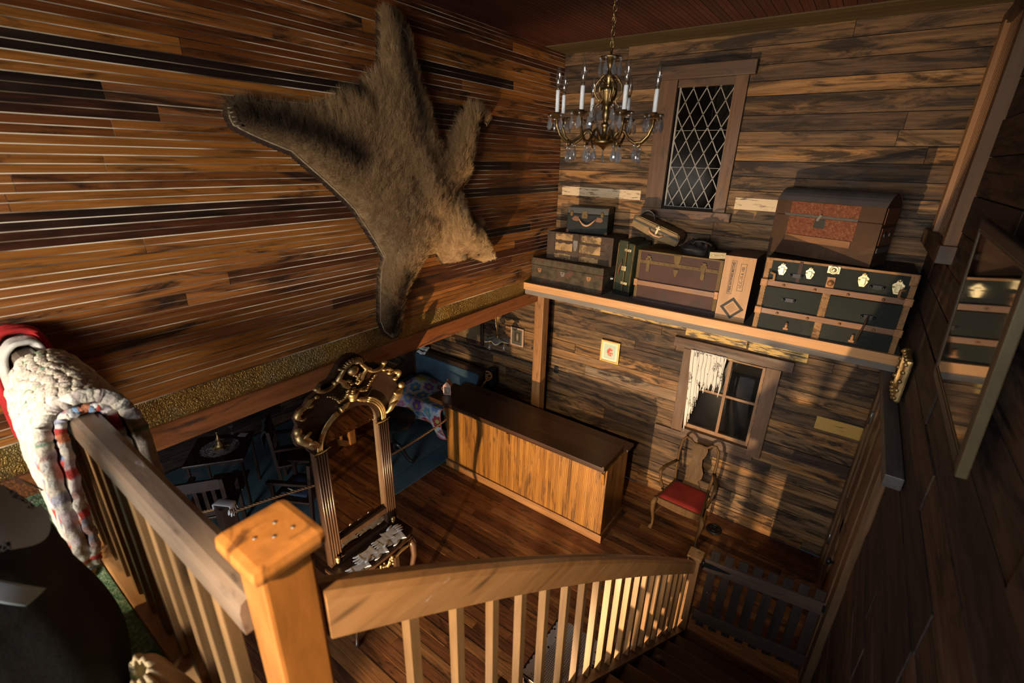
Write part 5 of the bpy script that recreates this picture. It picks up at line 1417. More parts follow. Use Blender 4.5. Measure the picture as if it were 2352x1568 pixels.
# ---- gloves
def glove_mesh(seed, L=.20):
    r = random.Random(seed); m = MB()
    def palm(u, v):
        # v along: 0 cuff .. 1 knuckles
        w = .052 + .012 * (1 - v) ** 2 - .012 * sin(pi * v) + (.004 * sin(20 * u) if v < .2 else 0)
        a = u * 2 * pi; th = .0075 + .004 * sin(pi * v) + (.004 if v < .15 else 0)
        return (-.11 + .125 * v, w * cos(a) * .95, .011 + th * sin(a) + .002 * mnoise.noise(Vector((u * 5, v * 6, seed))))
    m.grid(palm, 18, 14)
    for k, (yy, ln, ang) in enumerate(((.034, .068, .16), (.012, .08, .04), (-.012, .076, -.05), (-.034, .058, -.18))):
        a = ang + r.uniform(-.08, .08)
        P = [(.005 + (.012 + ln * j / 5) * cos(a) , yy + (ln * j / 5) * sin(a) + .003 * sin(j), .011 - .001 * j + .003 * sin(j * 1.3 + seed)) for j in range(6)]
        m.tube(P, [.0125, .0118, .0112, .0105, .009, .004], 8, flat=.62)
    s = 1
    P = [(-.04, .040 * s, .011), (-.012, .058 * s, .012), (.014, .068 * s, .012), (.03, .072 * s, .011)]
    m.tube(P, [.014, .013, .011, .005], 8, flat=.62)
    return m
gl_m = plain('white_glove', (.9, .88, .83), .8, 0, .08, 20, .25, 160)
gspec = [(.10, -.15, 172, 'nearest the front left corner of the mirror console'), (.20, -.10, 178, 'second from the near end of the mirror console'), (.27, -.14, 165, 'in the middle of the glove row on the mirror console'), (.37, -.09, 182, 'behind the middle one on the mirror console'), (.44, -.14, 168, 'second from the far end of the mirror console'), (.50, -.08, -6, 'at the far end of the mirror console with its fingers pointing away')]
prev = None
for i, (lx, ly, an, wd) in enumerate(gspec):
    p = Vector((.2 - ly * 1.12, 1.88 + (lx - .302) * 1.17, 0)); A = radians(90)
    zt_ = .777 + (.012 * (i % 2))
    o = glove_mesh(i).build('white_glove', gl_m, None, (p.x, p.y, zt_), A + radians(an))
    o.rotation_euler = (0, radians(-2.5 if i % 2 else 0), A + radians(an)); o.scale = (.98, .98, .8)
    tag(o, 'white cotton glove ' + wd, 'glove', 'white gloves on the mirror console')

# ---- BEDROOM under the beam
def carpet():
    t = NT('blue_carpet')
    v = t.coords(); s = t.n('SeparateXYZ', Vector=v)
    base = t.ramp(t.noise(v, 2.5, 5, .6), [(.3, (.085, .15, .18)), (.7, (.14, .23, .25))])
    vor = t.n('TexVoronoi', {'feature': 'F1'}, Vector=t.n('Mapping', Vector=v, Scale=(2.0, 2.0, 1)).outputs[0], Scale=1.0, Randomness=.55).outputs[0]
    fl = t.math('ADD', vor, t.math('MULTIPLY', t.math('SUBTRACT', t.noise(v, 13, 4, .7), .5), .5))
    c = t.mix(t.n('MapRange', Value=fl, From_Min=.3, From_Max=.15, To_Min=0, To_Max=.75).outputs[0], base, t.ramp(t.noise(v, 18, 2), [(.4, (.4, .2, .24)), (.6, (.42, .32, .22))]))
    dk = t.noise(v, 8, 5, .7)
    c = t.mix(t.n('MapRange', Value=dk, From_Min=.56, From_Max=.68, To_Min=0, To_Max=.6).outputs[0], c, (.06, .13, .22))
    X = s.outputs[0]
    def band(a, b): return t.math('MULTIPLY', t.math('GREATER_THAN', X, a), t.math('LESS_THAN', X, b))
    c = t.mix(t.math('MULTIPLY', t.math('ADD', band(-.285, -.27), band(-.255, -.245)), .8), c, (.04, .08, .16))
    c = t.mix(t.math('MULTIPLY', band(-.24, 0), .5), c, (.07, .16, .24))
    return t.pbsdf(c, .95, 0, t.bump(t.noise(v, 300, 3), .5, .003), .1)
m = MB(); m.box((-2.7, -.0, .0), (0, 4.6, .012), .5, 0, .004)
o = m.build('blue_carpet', carpet(), None, (-.86, .5, .001)); tag(o, 'blue carpet with faded pink flowers under the beam', 'carpet')

# settee along the back wall
t = thing('settee', 'long dark settee with blue upholstered back against the far plank wall', 'settee', (-1.82, 4.77, .014))
blue = plain('blue_velvet', (.035, .075, .11), .85, 0, .35, 4, .2, 120)
dw = M['dark_wood']
m = MB(); m.box((-.80, -.36, .10), (.74, .36, .36), .4, 0, .006); m.build('seat_base', dw, t)
m = MB(); m.box((-.76, -.37, .362), (.72, .24, .47), .5, 0, .03); m.build('seat_cushion', blue, t)
m = MB(); m.box((-.80, .27, .36), (.74, .37, .40), .4, 0, .004); m.box((-.80, .27, .86), (.74, .37, .93), .4, 0, .01)
for x in (-.80, .68): m.box((x, .27, .40), (x + .06, .37, .86), .4, 0, .004)
m.build('back_frame', dw, t)
m = MB(); m.box((-.74, .25, .40), (.68, .33, .86), .5, 0, .03); m.build('back_cushion', blue, t)
m = MB(); m.prism([(-.36, .10), (.36, .10), (.37, .93), (.25, .92), (.1, .72), (-.2, .66), (-.37, .62)], -.86, -.80, 0, .5, 0, .006); m.build('arm_panel', dw, t)
m = MB(); m.prism([(-.36, .10), (.36, .10), (.37, .93), (.25, .92), (.1, .72), (-.2, .66), (-.37, .62)], .74, .79, 0, .5, 0, .006); m.build('arm_panel', dw, t)
for x in (-.76, .70):
    for y in (-.32, .32):
        m = MB(); m.cyl((x, y, 0), (x, y, .11), .02, 10, .028); m.build('leg', dw, t)
m = MB(); m.box((-.115, -.19, 0), (.115, .19, .20), .5, 0, .03)
o = m.build('blue_cushion', plain('bright_blue_cloth', (.012, .06, .2), .7, 0, .2, 8, .15, 100), None, (-1.21, 4.80, .490)); tag(o, 'bright blue box cushion on the right end of the settee', 'cushion')
m = MB(); m.grid(lambda u, v: (-2.50 + .20 * u, 5.02 + .11 * sin(pi * v) - .02 + .05 * v, .955 + .035 * sin(pi * v) + .01 * sin(u * 9) - .16 * max(0, .35 - v)), 12, 10, thick=.006)
o = m.build('white_cloth', M['white'], None, (0, 0, 0)); tag(o, 'crumpled white cloth on the left end of the settee back', 'cloth')

# hexagon quilt
def hexcol(x, y, s):
    """flower-garden patchwork: returns colour for a point (hex patches of size s in rosettes)"""
    def hexid(x, y, s):
        q = (sqrt(3) / 3 * x - y / 3) / s; r = (2 / 3 * y) / s
        a, b, c = q, -q - r, r; ra, rb, rc = round(a), round(b), round(c)
        da, db, dc = abs(ra - a), abs(rb - b), abs(rc - c)
        if da > db and da > dc: ra = -rb - rc
        elif not (db > dc): rc = -ra - rb
        return ra, rc
    q, r = hexid(x, y, s)
    # rosette lattice: basis (3,-1)... centres with ring 1; separate by ring 2 shared
    best = None
    u = (2 * q - r * -1) / 7.0; 
    det = 13.0
    a = (3 * q - 1 * r) ; 
    fa = (4 * q + 1 * r) / det; fb = (-1 * q + 3 * r) / det   # inverse of basis (3,1),(-1,4)
    for i in range(math.floor(fa) - 1, math.floor(fa) + 3):
        for j in range(math.floor(fb) - 1, math.floor(fb) + 3):
            cq, cr = 3 * i - j, i + 4 * j
            dq, dr = q - cq, r - cr; d = max(abs(dq), abs(dr), abs(dq + dr))
            if best is None or d < best[0]: best = (d, i, j)
    d, i, j = best
    rr = random.Random(i * 7919 + j * 104729 + 5)
    pal = [(.09, .22, .42), (.35, .05, .06), (.5, .42, .06), (.12, .34, .42), (.24, .11, .38), (.45, .16, .3), (.12, .3, .38), (.3, .12, .14), (.16, .26, .5)]
    f = rr.choice(pal)
    if d == 0: c = (.4, .33, .18) if rr.random() < .6 else (.45, .4, .1)
    elif d == 1: c = f
    elif d == 2: c = tuple(min(1, .38 + .35 * k) for k in rr.choice(pal))
    else: c = (.58, .2, .18)
    # coral sashing between patches of the second ring
    return c
def col_mesh(fn, colfn, nu, nv, name, mat, thick=.0, parent=None):
    me = bpy.data.meshes.new(name)
    vs = [fn(i / nu, j / nv) for j in range(nv + 1) for i in range(nu + 1)]
    fs = [(j * (nu + 1) + i, j * (nu + 1) + i + 1, (j + 1) * (nu + 1) + i + 1, (j + 1) * (nu + 1) + i) for j in range(nv) for i in range(nu)]
    me.from_pydata(vs, [], fs)
    ca = me.color_attributes.new('col', 'FLOAT_COLOR', 'POINT')
    ca.data.foreach_set('color', [c for j in range(nv + 1) for i in range(nu + 1) for c in (*colfn(i / nu, j / nv), 1.0)])
    me.polygons.foreach_set('use_smooth', [True] * len(fs))
    me.materials.append(mat)
    o = link(name, me, parent)
    if thick:
        md = o.modifiers.new('thickness', 'SOLIDIFY'); md.thickness = thick; md.offset = 0
    return o
def cloth_col(name, bump=.6, bs=45):
    t = NT(name); c = t.n('Attribute', {'attribute_name': 'col'}).outputs['Color']
    v = t.coords()
    c = t.mix(1.0, c, t.ramp(t.noise(v, 60, 3), [(.3, .8), (.7, 1.1)]), 'MULTIPLY')
    return t.pbsdf(c, .9, 0, t.bump(t.noise(v, bs, 3), bump, .006), .1)
QW, QL = 1.05, 1.25
def quilt_pt(u, v):
    x = -2.42 + QW * u; s = QL * v
    hump = .12 * exp(-((u - .2) / .22) ** 2) * exp(-((v - .22) / .2) ** 2)
    top = .62                                   # length lying on the seat
    wav = .02 * sin(u * 9 + 1) + .012 * mnoise.noise(Vector((u * 6, v * 5, 2)))
    if s < top: return (x + .2 * v + .03 * sin(v * 7), 5.0 - s, .492 + hump + .012 * sin(u * 14) * v + max(0, wav) * .5)
    k = s - top; f = min(1, k / .1); drop = max(0, k - .05)
    lim = .36 + .1 * sin(u * 7.3 + .8) - .14 * (u < .35)
    dz = min(drop, lim * (.3 + .7 * drop / .63) if drop > 0 else 0)
    return (x + .2 * v + .03 * sin(v * 7), 4.38 - .045 * sin(f * pi / 2) - .012 - .03 * (1 + sin(u * 16)) * min(1, k / .3), .492 - .02 * f - dz * .95 + .01 * (1 - f))
def quilt_c(u, v):
    x, y = QW * u + .07, QL * v + .03
    if v > .975 or u < .012 or u > .988: return (.55, .14, .13)
    return hexcol(x, y, .036)
o = col_mesh(quilt_pt, quilt_c, 210, 180, 'hexagon_quilt', cloth_col('quilt_cloth'), .012)
tag(o, 'bright patchwork quilt of hexagon flowers spread over the settee', 'quilt')

# ropes and rope posts
def rope_mesh(P, r=.013, twist=28.0):
    m = MB(); Q = []
    n = len(P); L = [0]
    for i in range(1, n): L.append(L[-1] + (Vector(P[i]) - Vector(P[i - 1])).length)
    tot = L[-1]; N = int(tot / .012)
    for i in range(N + 1):
        s = tot * i / N; k = 0
        while k < n - 2 and L[k + 1] < s: k += 1
        f = (s - L[k]) / max(1e-6, L[k + 1] - L[k]); Q.append((Vector(P[k]).lerp(Vector(P[k + 1]), f), s))
    for st in range(3):
        S = []
        for i, (p, s) in enumerate(Q):
            t_ = (Q[min(i + 1, N)][0] - Q[max(i - 1, 0)][0]).normalized(); a = t_.orthogonal().normalized() if abs(t_.z) > .95 else t_.cross(Vector((0, 0, 1))).normalized(); b = t_.cross(a)
            an = s * twist * 2 * pi / 3 + st * 2 * pi / 3
            S.append(p + (a * cos(an) + b * sin(an)) * r * .55)
        m.tube(S, r * .62, 6)
    return m
ropem = plain('brown_rope', (.28, .145, .06), .85, 0, .25, 60, .3, 200)
def smooth_path(P, n=10):
    out = []
    for i in range(len(P) - 1):
        p0, p1, p2, p3 = [Vector(P[max(0, min(len(P) - 1, i + d))]) for d in (-1, 0, 1, 2)]
        for k in range(n):
            t_ = k / n; out.append(.5 * ((2 * p1) + (-p0 + p2) * t_ + (2 * p0 - 5 * p1 + 4 * p2 - p3) * t_ ** 2 + (-p0 + 3 * p1 - 3 * p2 + p3) * t_ ** 3))
    out.append(Vector(P[-1])); return out
def rope_post(name, label, x, y, h, s=.075, mat=None):
    t = thing(name, label, 'rope post', (x, y, .014))
    mat = mat or M['dark_wood']
    m = MB(); m.box((-s, -s, h - .26), (s, s, h), .5, 0, .012); m.build('post_head', mat, t)
    m = MB(); m.lathe([(.10, 0), (.10, .05), (.06, .07), (.045, .12), (.06, .22), (.05, .3), (.036, .4), (.05, h - .42), (.062, h - .38), (.045, h - .35), (.068, h - .31), (.05, h - .28), (.066, h - .26)], 18); m.build('turned_shaft', mat, t); return t
pb = rope_post('rope_post', 'turned black rope post with a knotted rope beside the settee', -.90, 5.06, 1.03, .055, plain('black_paint', (.014, .014, .016), .4, 0, .3))
pg = rope_post('rope_post', 'turned dark rope post with a white glove over its top', -1.13, 1.30, .90, .072)
P = smooth_path([(-1.055, 1.315, .84), (-1.0, 1.7, .79), (-.93, 2.2, .70), (-.91, 2.65, .62), (-.9, 3.1, .58), (-.9, 3.6, .585), (-.9, 4.1, .63), (-.9, 4.6, .74), (-.9, 4.93, .89), (-.9, 4.985, .93)])
ro = rope_mesh(P).build('barrier_rope', ropem); tag(ro, 'brown twisted rope strung between the two rope posts in front of the bedroom', 'rope')
kn = []
for k in range(26):
    a = k / 25 * 2 * pi * 1.6
    kn.append((-.90 + .055 * sin(a), 4.965 - .02 * cos(a * 2), .955 + .075 * sin(a * .5 + .2) * cos(a)))
rope_mesh(smooth_path(kn, 3), .012).build('knot', ropem, ro)
P = smooth_path([(-1.21, 1.27, .84), (-1.6, 1.05, .70), (-2.1, .85, .68), (-2.6, .75, .78)])
o = rope_mesh(P).build('barrier_rope', ropem); tag(o, 'brown rope running left from the gloved rope post into the dark', 'rope')
# glove over the post
m = MB()
def gl(u, v):
    a = u * 2 * pi; w = .05 * (1 - .12 * v); th = .007
    s = -.13 + .26 * v
    y = s if abs(s) < .078 else (.078 + .008) * (1 if s > 0 else -1)
    z = .0 if abs(s) < .078 else -(abs(s) - .078)
    nx = 0 if abs(s) < .078 else (1 if s > 0 else -1)
    return (w * cos(a), y + th * sin(a) * nx, .012 + z + (th * sin(a) if nx == 0 else 0))
m.grid(gl, 18, 26)
for k, (xx, ln) in enumerate(((.034, .065), (.012, .078), (-.012, .075), (-.034, .058))):
    m.tube([(xx, .088, -.035), (xx * 1.15, .092, -.035 - ln * .5), (xx * 1.3, .09, -.035 - ln)], [.012, .011, .006], 8, flat=.7)
m.tube([(.046, .086, -.02), (.064, .09, -.045), (.07, .09, -.062)], [.012, .011, .006], 8, flat=.7)
o = m.build('white_glove', plain('white_glove_post', (.7, .7, .7), .8, 0, .06), None, (-1.13, 1.30, .914), radians(-62)); tag(o, 'white cotton glove draped over the top of the dark rope post', 'glove')

# round pedestal table with a candlestick
t = thing('round_table', 'round black pedestal table standing behind the mirror', 'table', (-1.42, 3.50, .014))
bk = plain('black_lacquer', (.012, .012, .013), .3, 0, .3)
m = MB(); m.lathe([(.30, .645), (.335, .65), (.345, .66), (.335, .672), (.345, .68), (.34, .69), (.001, .692)], 40); m.build('tabletop', bk, t)
m = MB(); m.lathe([(.05, .2), (.075, .22), (.06, .26), (.035, .32), (.05, .42), (.075, .5), (.045, .56), (.06, .60), (.12, .63), (.14, .645)], 20); m.cyl((0, 0, .14), (0, 0, .21), .03, 10, .05); m.build('pedestal', bk, t)
for k in range(4):
    a = k * pi / 2 + .5
    m = MB(); m.tube([(r * cos(a), r * sin(a), z) for r, z in ((.04, .3), (.1, .27), (.16, .18), (.21, .08), (.26, .035), (.30, .024))], [.03, .028, .024, .022, .022, .02], 8, flat=1.3); m.build('leg', bk, t)
    m = MB(); m.tube([(r * cos(a + .78), r * sin(a + .78), z) for r, z in ((.12, .65), (.17, .62), (.19, .57), (.185, .53))], [.022, .024, .018, .006], 8); m.build('drop_finial', bk, t)
m = MB(); m.lathe([(.045, 0), (.045, .006), (.012, .015), (.009, .06), (.016, .07), (.01, .08), (.014, .1), (.02, .105), (.001, .106)], 16)
o = m.build('brass_candlestick', M['brass'], None, (-1.26, 3.30, .708)); tag(o, 'small brass candlestick on the round black table', 'candlestick')

# square table with bobbin legs, doily and gilt ornament
t = thing('square_table', 'dark square table with bobbin-turned legs under the beam', 'table', (-2.43, 1.80, .014), radians(53.5))
m = MB(); m.box((-.31, -.31, .675), (.31, .31, .71), .5, 0, .008); m.build('tabletop', dw, t)
for sx in (-1, 1):
    for sy in (-1, 1):
        m = MB(); m.lathe([(.012 if k % 2 else .021, .001 + .68 * k / 38) for k in range(39)], 10, (sx * .27, sy * .27, 0)); m.build('leg', dw, t)
m = MB(); m.box((-.2, -.2, .2), (.2, .2, .22), .5, 0, .004); m.build('lower_shelf', dw, t)
def doily_mesh(r, n=22):
    def f(u, v):
        a = u * 2 * pi; rr = r * v * (1 + (.06 * abs(sin(n * a / 2)) if v > .93 else 0)); return (rr * cos(a), rr * sin(a), .001 * sin(v * 40) + .002)
    m = MB(); m.grid(f, 132, 26); return m
o = doily_mesh(.195).build('lace_doily', lace('doily_lace', 85, .5, (.6, .58, .6)), None, (-2.43, 1.80, .7245)); tag(o, 'round white lace doily on the dark square table', 'doily')
t = thing('gilt_ornament', 'small gilt star-footed ornament standing on the lace doily', 'ornament', (-2.43, 1.80, .728))
m = MB()
st_ = [((.105 if k % 2 == 0 else .05) * cos(pi * k / 6), (.105 if k % 2 == 0 else .05) * sin(pi * k / 6)) for k in range(12)]
m.prism(st_, 0, .02, 2, .5, 0, .006); m.build('base', M['gold'], t)
m = MB(); m.lathe([(.05, .02), (.055, .035), (.03, .06), (.018, .1), (.03, .12), (.012, .15), (.008, .2), (.014, .21), (.001, .212)], 18); m.build('stem', M['gold'], t)
m = MB(); m.lathe([(.03, 0), (.022, .01), (.008, .05), (.022, .09), (.026, .12), (.024, .125), (.02, .1), (.005, .055)], 16)
o = m.build('wine_glass', M['crystal'], None, (-2.62, 2.03, .7245)); tag(o, 'small clear glass on the far corner of the dark square table', 'glass')
m = MB(); m.box((-.05, -.035, 0), (.05, .035, .004)); o = m.build('paper_card', M['white'], None, (-2.50, 2.10, .7245), .6); tag(o, 'small white card on the far corner of the dark square table', 'card')

def dark_chair(name, label, loc, rz, cloth=None):
    t = thing(name, label, 'chair', loc, rz); d = wood('chair_oak', [(0, (.025, .012, .007)), (1, (.05, .023, .011))], 'z', 1, 18, (.35, .5), knots=False)
    m = MB(); m.box((-.24, -.24, .40), (.24, .22, .435), .5, 0, .01); m.build('seat', d, t)
    for sx in (-1, 1):
        m = MB(); m.box((sx * .21 - .02, -.23, 0), (sx * .21 + .02, -.19, .62), .5, 0, .004); m.build('leg', d, t)
        m = MB(); m.bar((sx * .21, .20, 0), (sx * .21, .27, .92), .04, .035, .5, up=(0, 1, 0)); m.build('leg', d, t)
        m = MB(); m.bar((sx * .21, -.26, .63), (sx * .21, .25, .66), .055, .03, .5); m.build('arm', d, t)
    m = MB(); m.bar((-.21, .262, .86), (.21, .262, .86), .03, .12, .5); m.build('back_rail', d, t)
    m = MB(); m.bar((-.21, .23, .5), (.21, .23, .5), .03, .06, .5); m.build('back_rail', d, t)
    for k in range(4):
        m = MB(); m.bar((-.12 + .08 * k, .232, .52), (-.12 + .08 * k, .26, .82), .035, .012, .5, up=(0, 1, 0)); m.build('slat', d, t)
    return t
dark_chair('wooden_armchair', 'dark wooden armchair on the near side of the square table', (-1.86, 1.42, .014), radians(-125))
dark_chair('wooden_armchair', 'brown wooden armchair behind the left of the mirror beside the rope', (-1.36, 2.16, .014), radians(-62))
m = MB(); m.grid(lambda u, v: (-.17 + .34 * u, -.15 + .3 * v, .03 + .012 * sin(u * 7) * sin(v * 5)), 10, 8, thick=.02)
o = m.build('folded_navy_cloth', plain('navy_cloth', (.02, .035, .07), .8), None, (-1.36, 2.16, .452), radians(-62)); tag(o, 'folded navy cloth on the seat of the brown armchair by the mirror', 'cloth')
m = MB(); m.tube([(.1, -.1, .052), (.13, -.02, .05), (.1, .08, .052)], .012, 8, flat=.5); m.build('cream_trim', plain('cream_trim', (.5, .42, .28), .8), o)
dark_chair('wooden_armchair', 'dark wooden armchair beyond the square table with a black coat over its back', (-2.02, 2.50, .014), radians(150))
m = MB(); m.grid(lambda u, v: (-.22 + .44 * u + .02 * sin(v * 8), .30 - .09 * abs(2 * v - 1) * 0 + (.045 if v > .5 else -.045) * min(1, abs(v - .5) * 8), .945 - .5 * abs(v - .5) + .012 * sin(u * 17)), 16, 14, thick=.01)
o = m.build('black_coat', plain('dark_wool', (.02, .02, .026), .95), None, (-2.02, 2.50, .014), radians(150)); tag(o, 'black coat hung over the back of the armchair beyond the square table', 'coat')

# hanging lamp under the bedroom ceiling
lp = px(1143, 779, 1, 4.70)
t = thing('hanging_lamp', 'hanging lamp with a flat white enamel shade and two clear bulbs', 'lamp', (lp.x, lp.y, 2.31))
zz = lp.z - 2.31
en = plain('chipped_enamel', (.26, .28, .29), .45, 0, .35, 9, worn=(.2, (.07, .06, .055), 9))
def shade(u, v):
    a = u * 2 * pi; r = .17 * v * (1 + .13 * cos(6 * a) * v); return (r * cos(a), r * sin(a), zz + .03 * (1 - v ** 2) - .012 * cos(6 * a) * v)
m = MB(); m.grid(shade, 60, 12, thick=.004); m.build('lamp_shade', en, t)
m = MB(); m.cyl((0, 0, 0), (0, 0, zz + .04), .006, 8); m.tube([(.0, .0, zz + .04), (-.03, 0, zz + .2), (-.05, 0, zz + .35), (-.02, 0, 0)], .004, 6); m.lathe([(.03, zz + .03), (.02, zz + .05), (.006, zz + .06)], 14); m.build('rod', M['brass'], t)
for (x, y) in ((-.075, -.075), (.10, .02)):
    m = MB(); m.cyl((x, y, zz - .05), (x, y, zz + .012), .017, 12); s = m.build('socket', M['brass'], t)
    m = MB(); m.lathe([(.012, zz - .045), (.018, zz - .055), (.034, zz - .075), (.042, zz - .10), (.036, zz - .125), (.018, zz - .141), (.001, zz - .145)], 16, (x, y, 0)); m.build('bulb', pane('blue_bulb', (.6, .7, .95), .1, .02, .1), s)
    m = MB(); m.tube([(x, y, zz - .06), (x - .008, y, zz - .09), (x, y, zz - .11), (x + .008, y, zz - .09), (x, y, zz - .06)], .0015, 5); m.build('filament', M['brass'], s)

# lace-covered side table below the stairs
t = thing('side_table', 'dark side table with a lace runner behind the stair balusters', 'table', (2.125, 1.74, 0))
m = MB(); m.box((-.20, .06, .72), (.205, .58, .75), .5, 0, .006); m.build('tabletop', dw, t)
for x in (-.17, .17):
    for y in (.11, .53):
        m = MB(); m.box((x - .02, y - .02, 0), (x + .02, y + .02, .72), .5, 0, .004); m.build('leg', dw, t)
m = MB(); m.box((-.18, .09, .64), (.18, .56, .72), .4); m.build('apron', dw, t)
def runlace():
    t = NT('crochet_runner'); v = t.coords(); s = t.n('SeparateXYZ', Vector=v)
    X = t.math('ABSOLUTE', s.outputs[0])
    def tri(x, f, thr): return t.math('LESS_THAN', t.math('ABSOLUTE', t.math('SUBTRACT', t.math('FRACT', t.math('MULTIPLY', x, f)), .5)), thr)
    mesh_ = t.math('MULTIPLY', tri(s.outputs[0], 75, .26), tri(s.outputs[1], 75, .26))
    vor = t.n('TexVoronoi', {'feature': 'F1'}, Vector=v, Scale=34.0).outputs[0]
    big = t.math('LESS_THAN', vor, .3)
    inner = t.math('LESS_THAN', X, .125)
    hole = t.n('Mix', {'data_type': 'FLOAT'}); t.set(hole.inputs[0], inner); t.set(hole.inputs[2], big); t.set(hole.inputs[3], mesh_)
    a = t.math('SUBTRACT', 1.0, hole.outputs[0])
    b = t.n('BsdfPrincipled'); t.set(b.inputs['Base Color'], (.62, .64, .64)); t.set(b.inputs['Roughness'], .9); t.set(b.inputs['Alpha'], a)
    t.t.links.new(b.outputs[0], t.out.inputs[0]); return t.m
def run(u, v):
    w = .175 * (1 + .07 * abs(sin(v * 40))); x = (2 * u - 1) * w
    return (x, .07 + .50 * v + .012 * abs(sin(u * 18)) * (1 if v > .98 else 0), .003)
m = MB(); m.grid(run, 24, 70)
o = m.build('lace_runner', runlace(), None, (2.125, 1.74, .751)); tag(o, 'white crocheted lace runner on the side table below the stairs', 'table runner')
t = thing('small_bottle', 'tiny blue bottle with a yellow stopper on the lace runner', 'bottle', (2.17, 1.93, .756))
m = MB(); m.lathe([(.018, 0), (.02, .01), (.02, .035), (.010, .048), (.010, .055)], 14); m.build('bottle', plain('blue_glaze', (.02, .16, .3), .3), t)
m = MB(); m.lathe([(.012, .055), (.015, .065), (.014, .085), (.006, .095), (.001, .096)], 12); m.build('stopper', plain('yellow_glaze', (.6, .4, .02), .4), t)
t = dark_chair('side_chair', 'brown wooden armchair whose arm end shows in front of the lace-covered table', (2.04, 1.50, 0), radians(180))
# ================================================================ STAIR RAIL, GATE AND LANDING
random.seed(5)
def rail_xy(y): return 2.322 + .278 * (y - .386) / 2.991
def rail_z(y):
    t_ = (y - .386) / 2.991; return 3.127 - 2.26 * t_ + .062 * sin(pi * min(1, max(0, t_)) ** .8)
# top newel
t = thing('top_newel_post', 'orange newel post with a broad rounded cap where the landing rail meets the stair rail', 'newel post', (2.302, .306, 2.362))
m = MB(); m.box((-.052, -.052, 0), (.052, .052, .905), .5, 0, .008); m.build('shaft', M['newel'], t)
m = MB(); m.box((-.082, -.074, .905), (.076, .074, .945), .7, 0, .017); m.build('cap', M['newel'], t)
m = MB()
for x, y in ((-.02, .02), (.02, .035), (.015, .0), (-.01, -.025)): m.lathe([(.0045, 0), (.0045, .0008), (.001, .001)], 10, (x, y, .9448))
m.build('nail_heads', M['steel'], t)
t = thing('bottom_newel_post', 'short newel post at the foot of the stairs carrying the gate', 'newel post', (2.612, 3.44, 0))
m = MB(); m.box((-.05, -.05, 0), (.05, .05, .865), .5, 0, .006); m.build('shaft', wood('newel_old', [(0, (.2, .1, .04)), (1, (.3, .15, .06))], 'z', 1, 16, (.4, .6), stain=(.1, 2, (.07, .04, .02))), t)
m = MB(); m.box((-.06, -.06, .865), (.06, .06, .895), .5, 0, .008); m.build('cap', M['baluster'], t)
# stair handrail
t = thing('stair_handrail', 'worn wooden handrail running down the stairs from the orange newel', 'handrail', (2.322, .386, 3.127))
ys = [.366 + (3.382 - .366) * k / 30 for k in range(31)]
prof = [(-.032, -.155), (-.034, -.10), (-.036, -.035), (-.03, -.012), (-.012, -.001), (.012, -.001), (.03, -.012), (.036, -.035), (.034, -.10), (.032, -.155)]
vs = []; fs = []
for i, y in enumerate(ys):
    sc = 1 - .12 * i / 30
    for a, b in prof: vs.append((rail_xy(y) + a - 2.322, y - .386, rail_z(y) + b * sc - 3.127))
n = len(prof)
for i in range(30):
    for k in range(n): fs.append((i * n + k, i * n + (k + 1) % n, (i + 1) * n + (k + 1) % n, (i + 1) * n + k))
fs.append(tuple(range(n))); fs.append(tuple(30 * n + k for k in range(n)))
m = MB(); m.add(vs, fs, .6, 0, False); m.build('rail', M['rail'], t)
# stair balusters
yb = [.593, .759, .921, 1.075, 1.229, 1.391, 1.54, 1.683, 1.821, 1.951, 2.084, 2.22, 2.345, 2.471, 2.60, 2.738, 2.87, 3.0, 3.13, 3.26]
bal0 = None
nm = ['nearest the orange newel', 'second from the orange newel', 'third from the orange newel', 'fourth from the orange newel', 'fifth from the orange newel', 'sixth from the orange newel', 'seventh from the orange newel', 'eighth from the orange newel', 'ninth from the orange newel', 'tenth from the orange newel', 'tenth from the gate', 'ninth from the gate', 'eighth from the gate', 'seventh from the gate', 'sixth from the gate', 'fifth from the gate', 'fourth from the gate', 'third from the gate', 'second from the gate', 'nearest the gate']
for i, y in enumerate(yb):
    z1 = rail_z(y) - .1545 * (1 - .12 * (y - .366) / 3.016) - .0125; z0 = 2.35 - .755 * (y - .3) + .045
    m = MB(); s = .0165
    m.add([(-s, -s, 0), (s, -s, 0), (s, s, 0), (-s, s, 0), (-s, -s, z1 - z0 + .755 * s), (s, -s, z1 - z0 + .755 * s), (s, s, z1 - z0 - .755 * s), (-s, s, z1 - z0 - .755 * s)], [(0, 3, 2, 1), (4, 5, 6, 7), (0, 1, 5, 4), (1, 2, 6, 5), (2, 3, 7, 6), (3, 0, 4, 7)], random.random())
    o = m.build('stair_baluster', M['baluster'], None, (rail_xy(y), y, z0))
    tag(o, 'square wooden stair baluster under the handrail, ' + nm[i], 'baluster', 'stair balusters')
# stringer the balusters stand on
m = MB(); a = (2.33, .30, 2.365); b = (2.625, 3.40, .025)
m.bar((a[0], a[1], a[2] - .03), (b[0], b[1], b[2] - .03 + .0), .06, .085, .4)
o = m.build('stair_stringer', M['stair']); o['kind'] = 'structure'; o.name = 'trim_13'
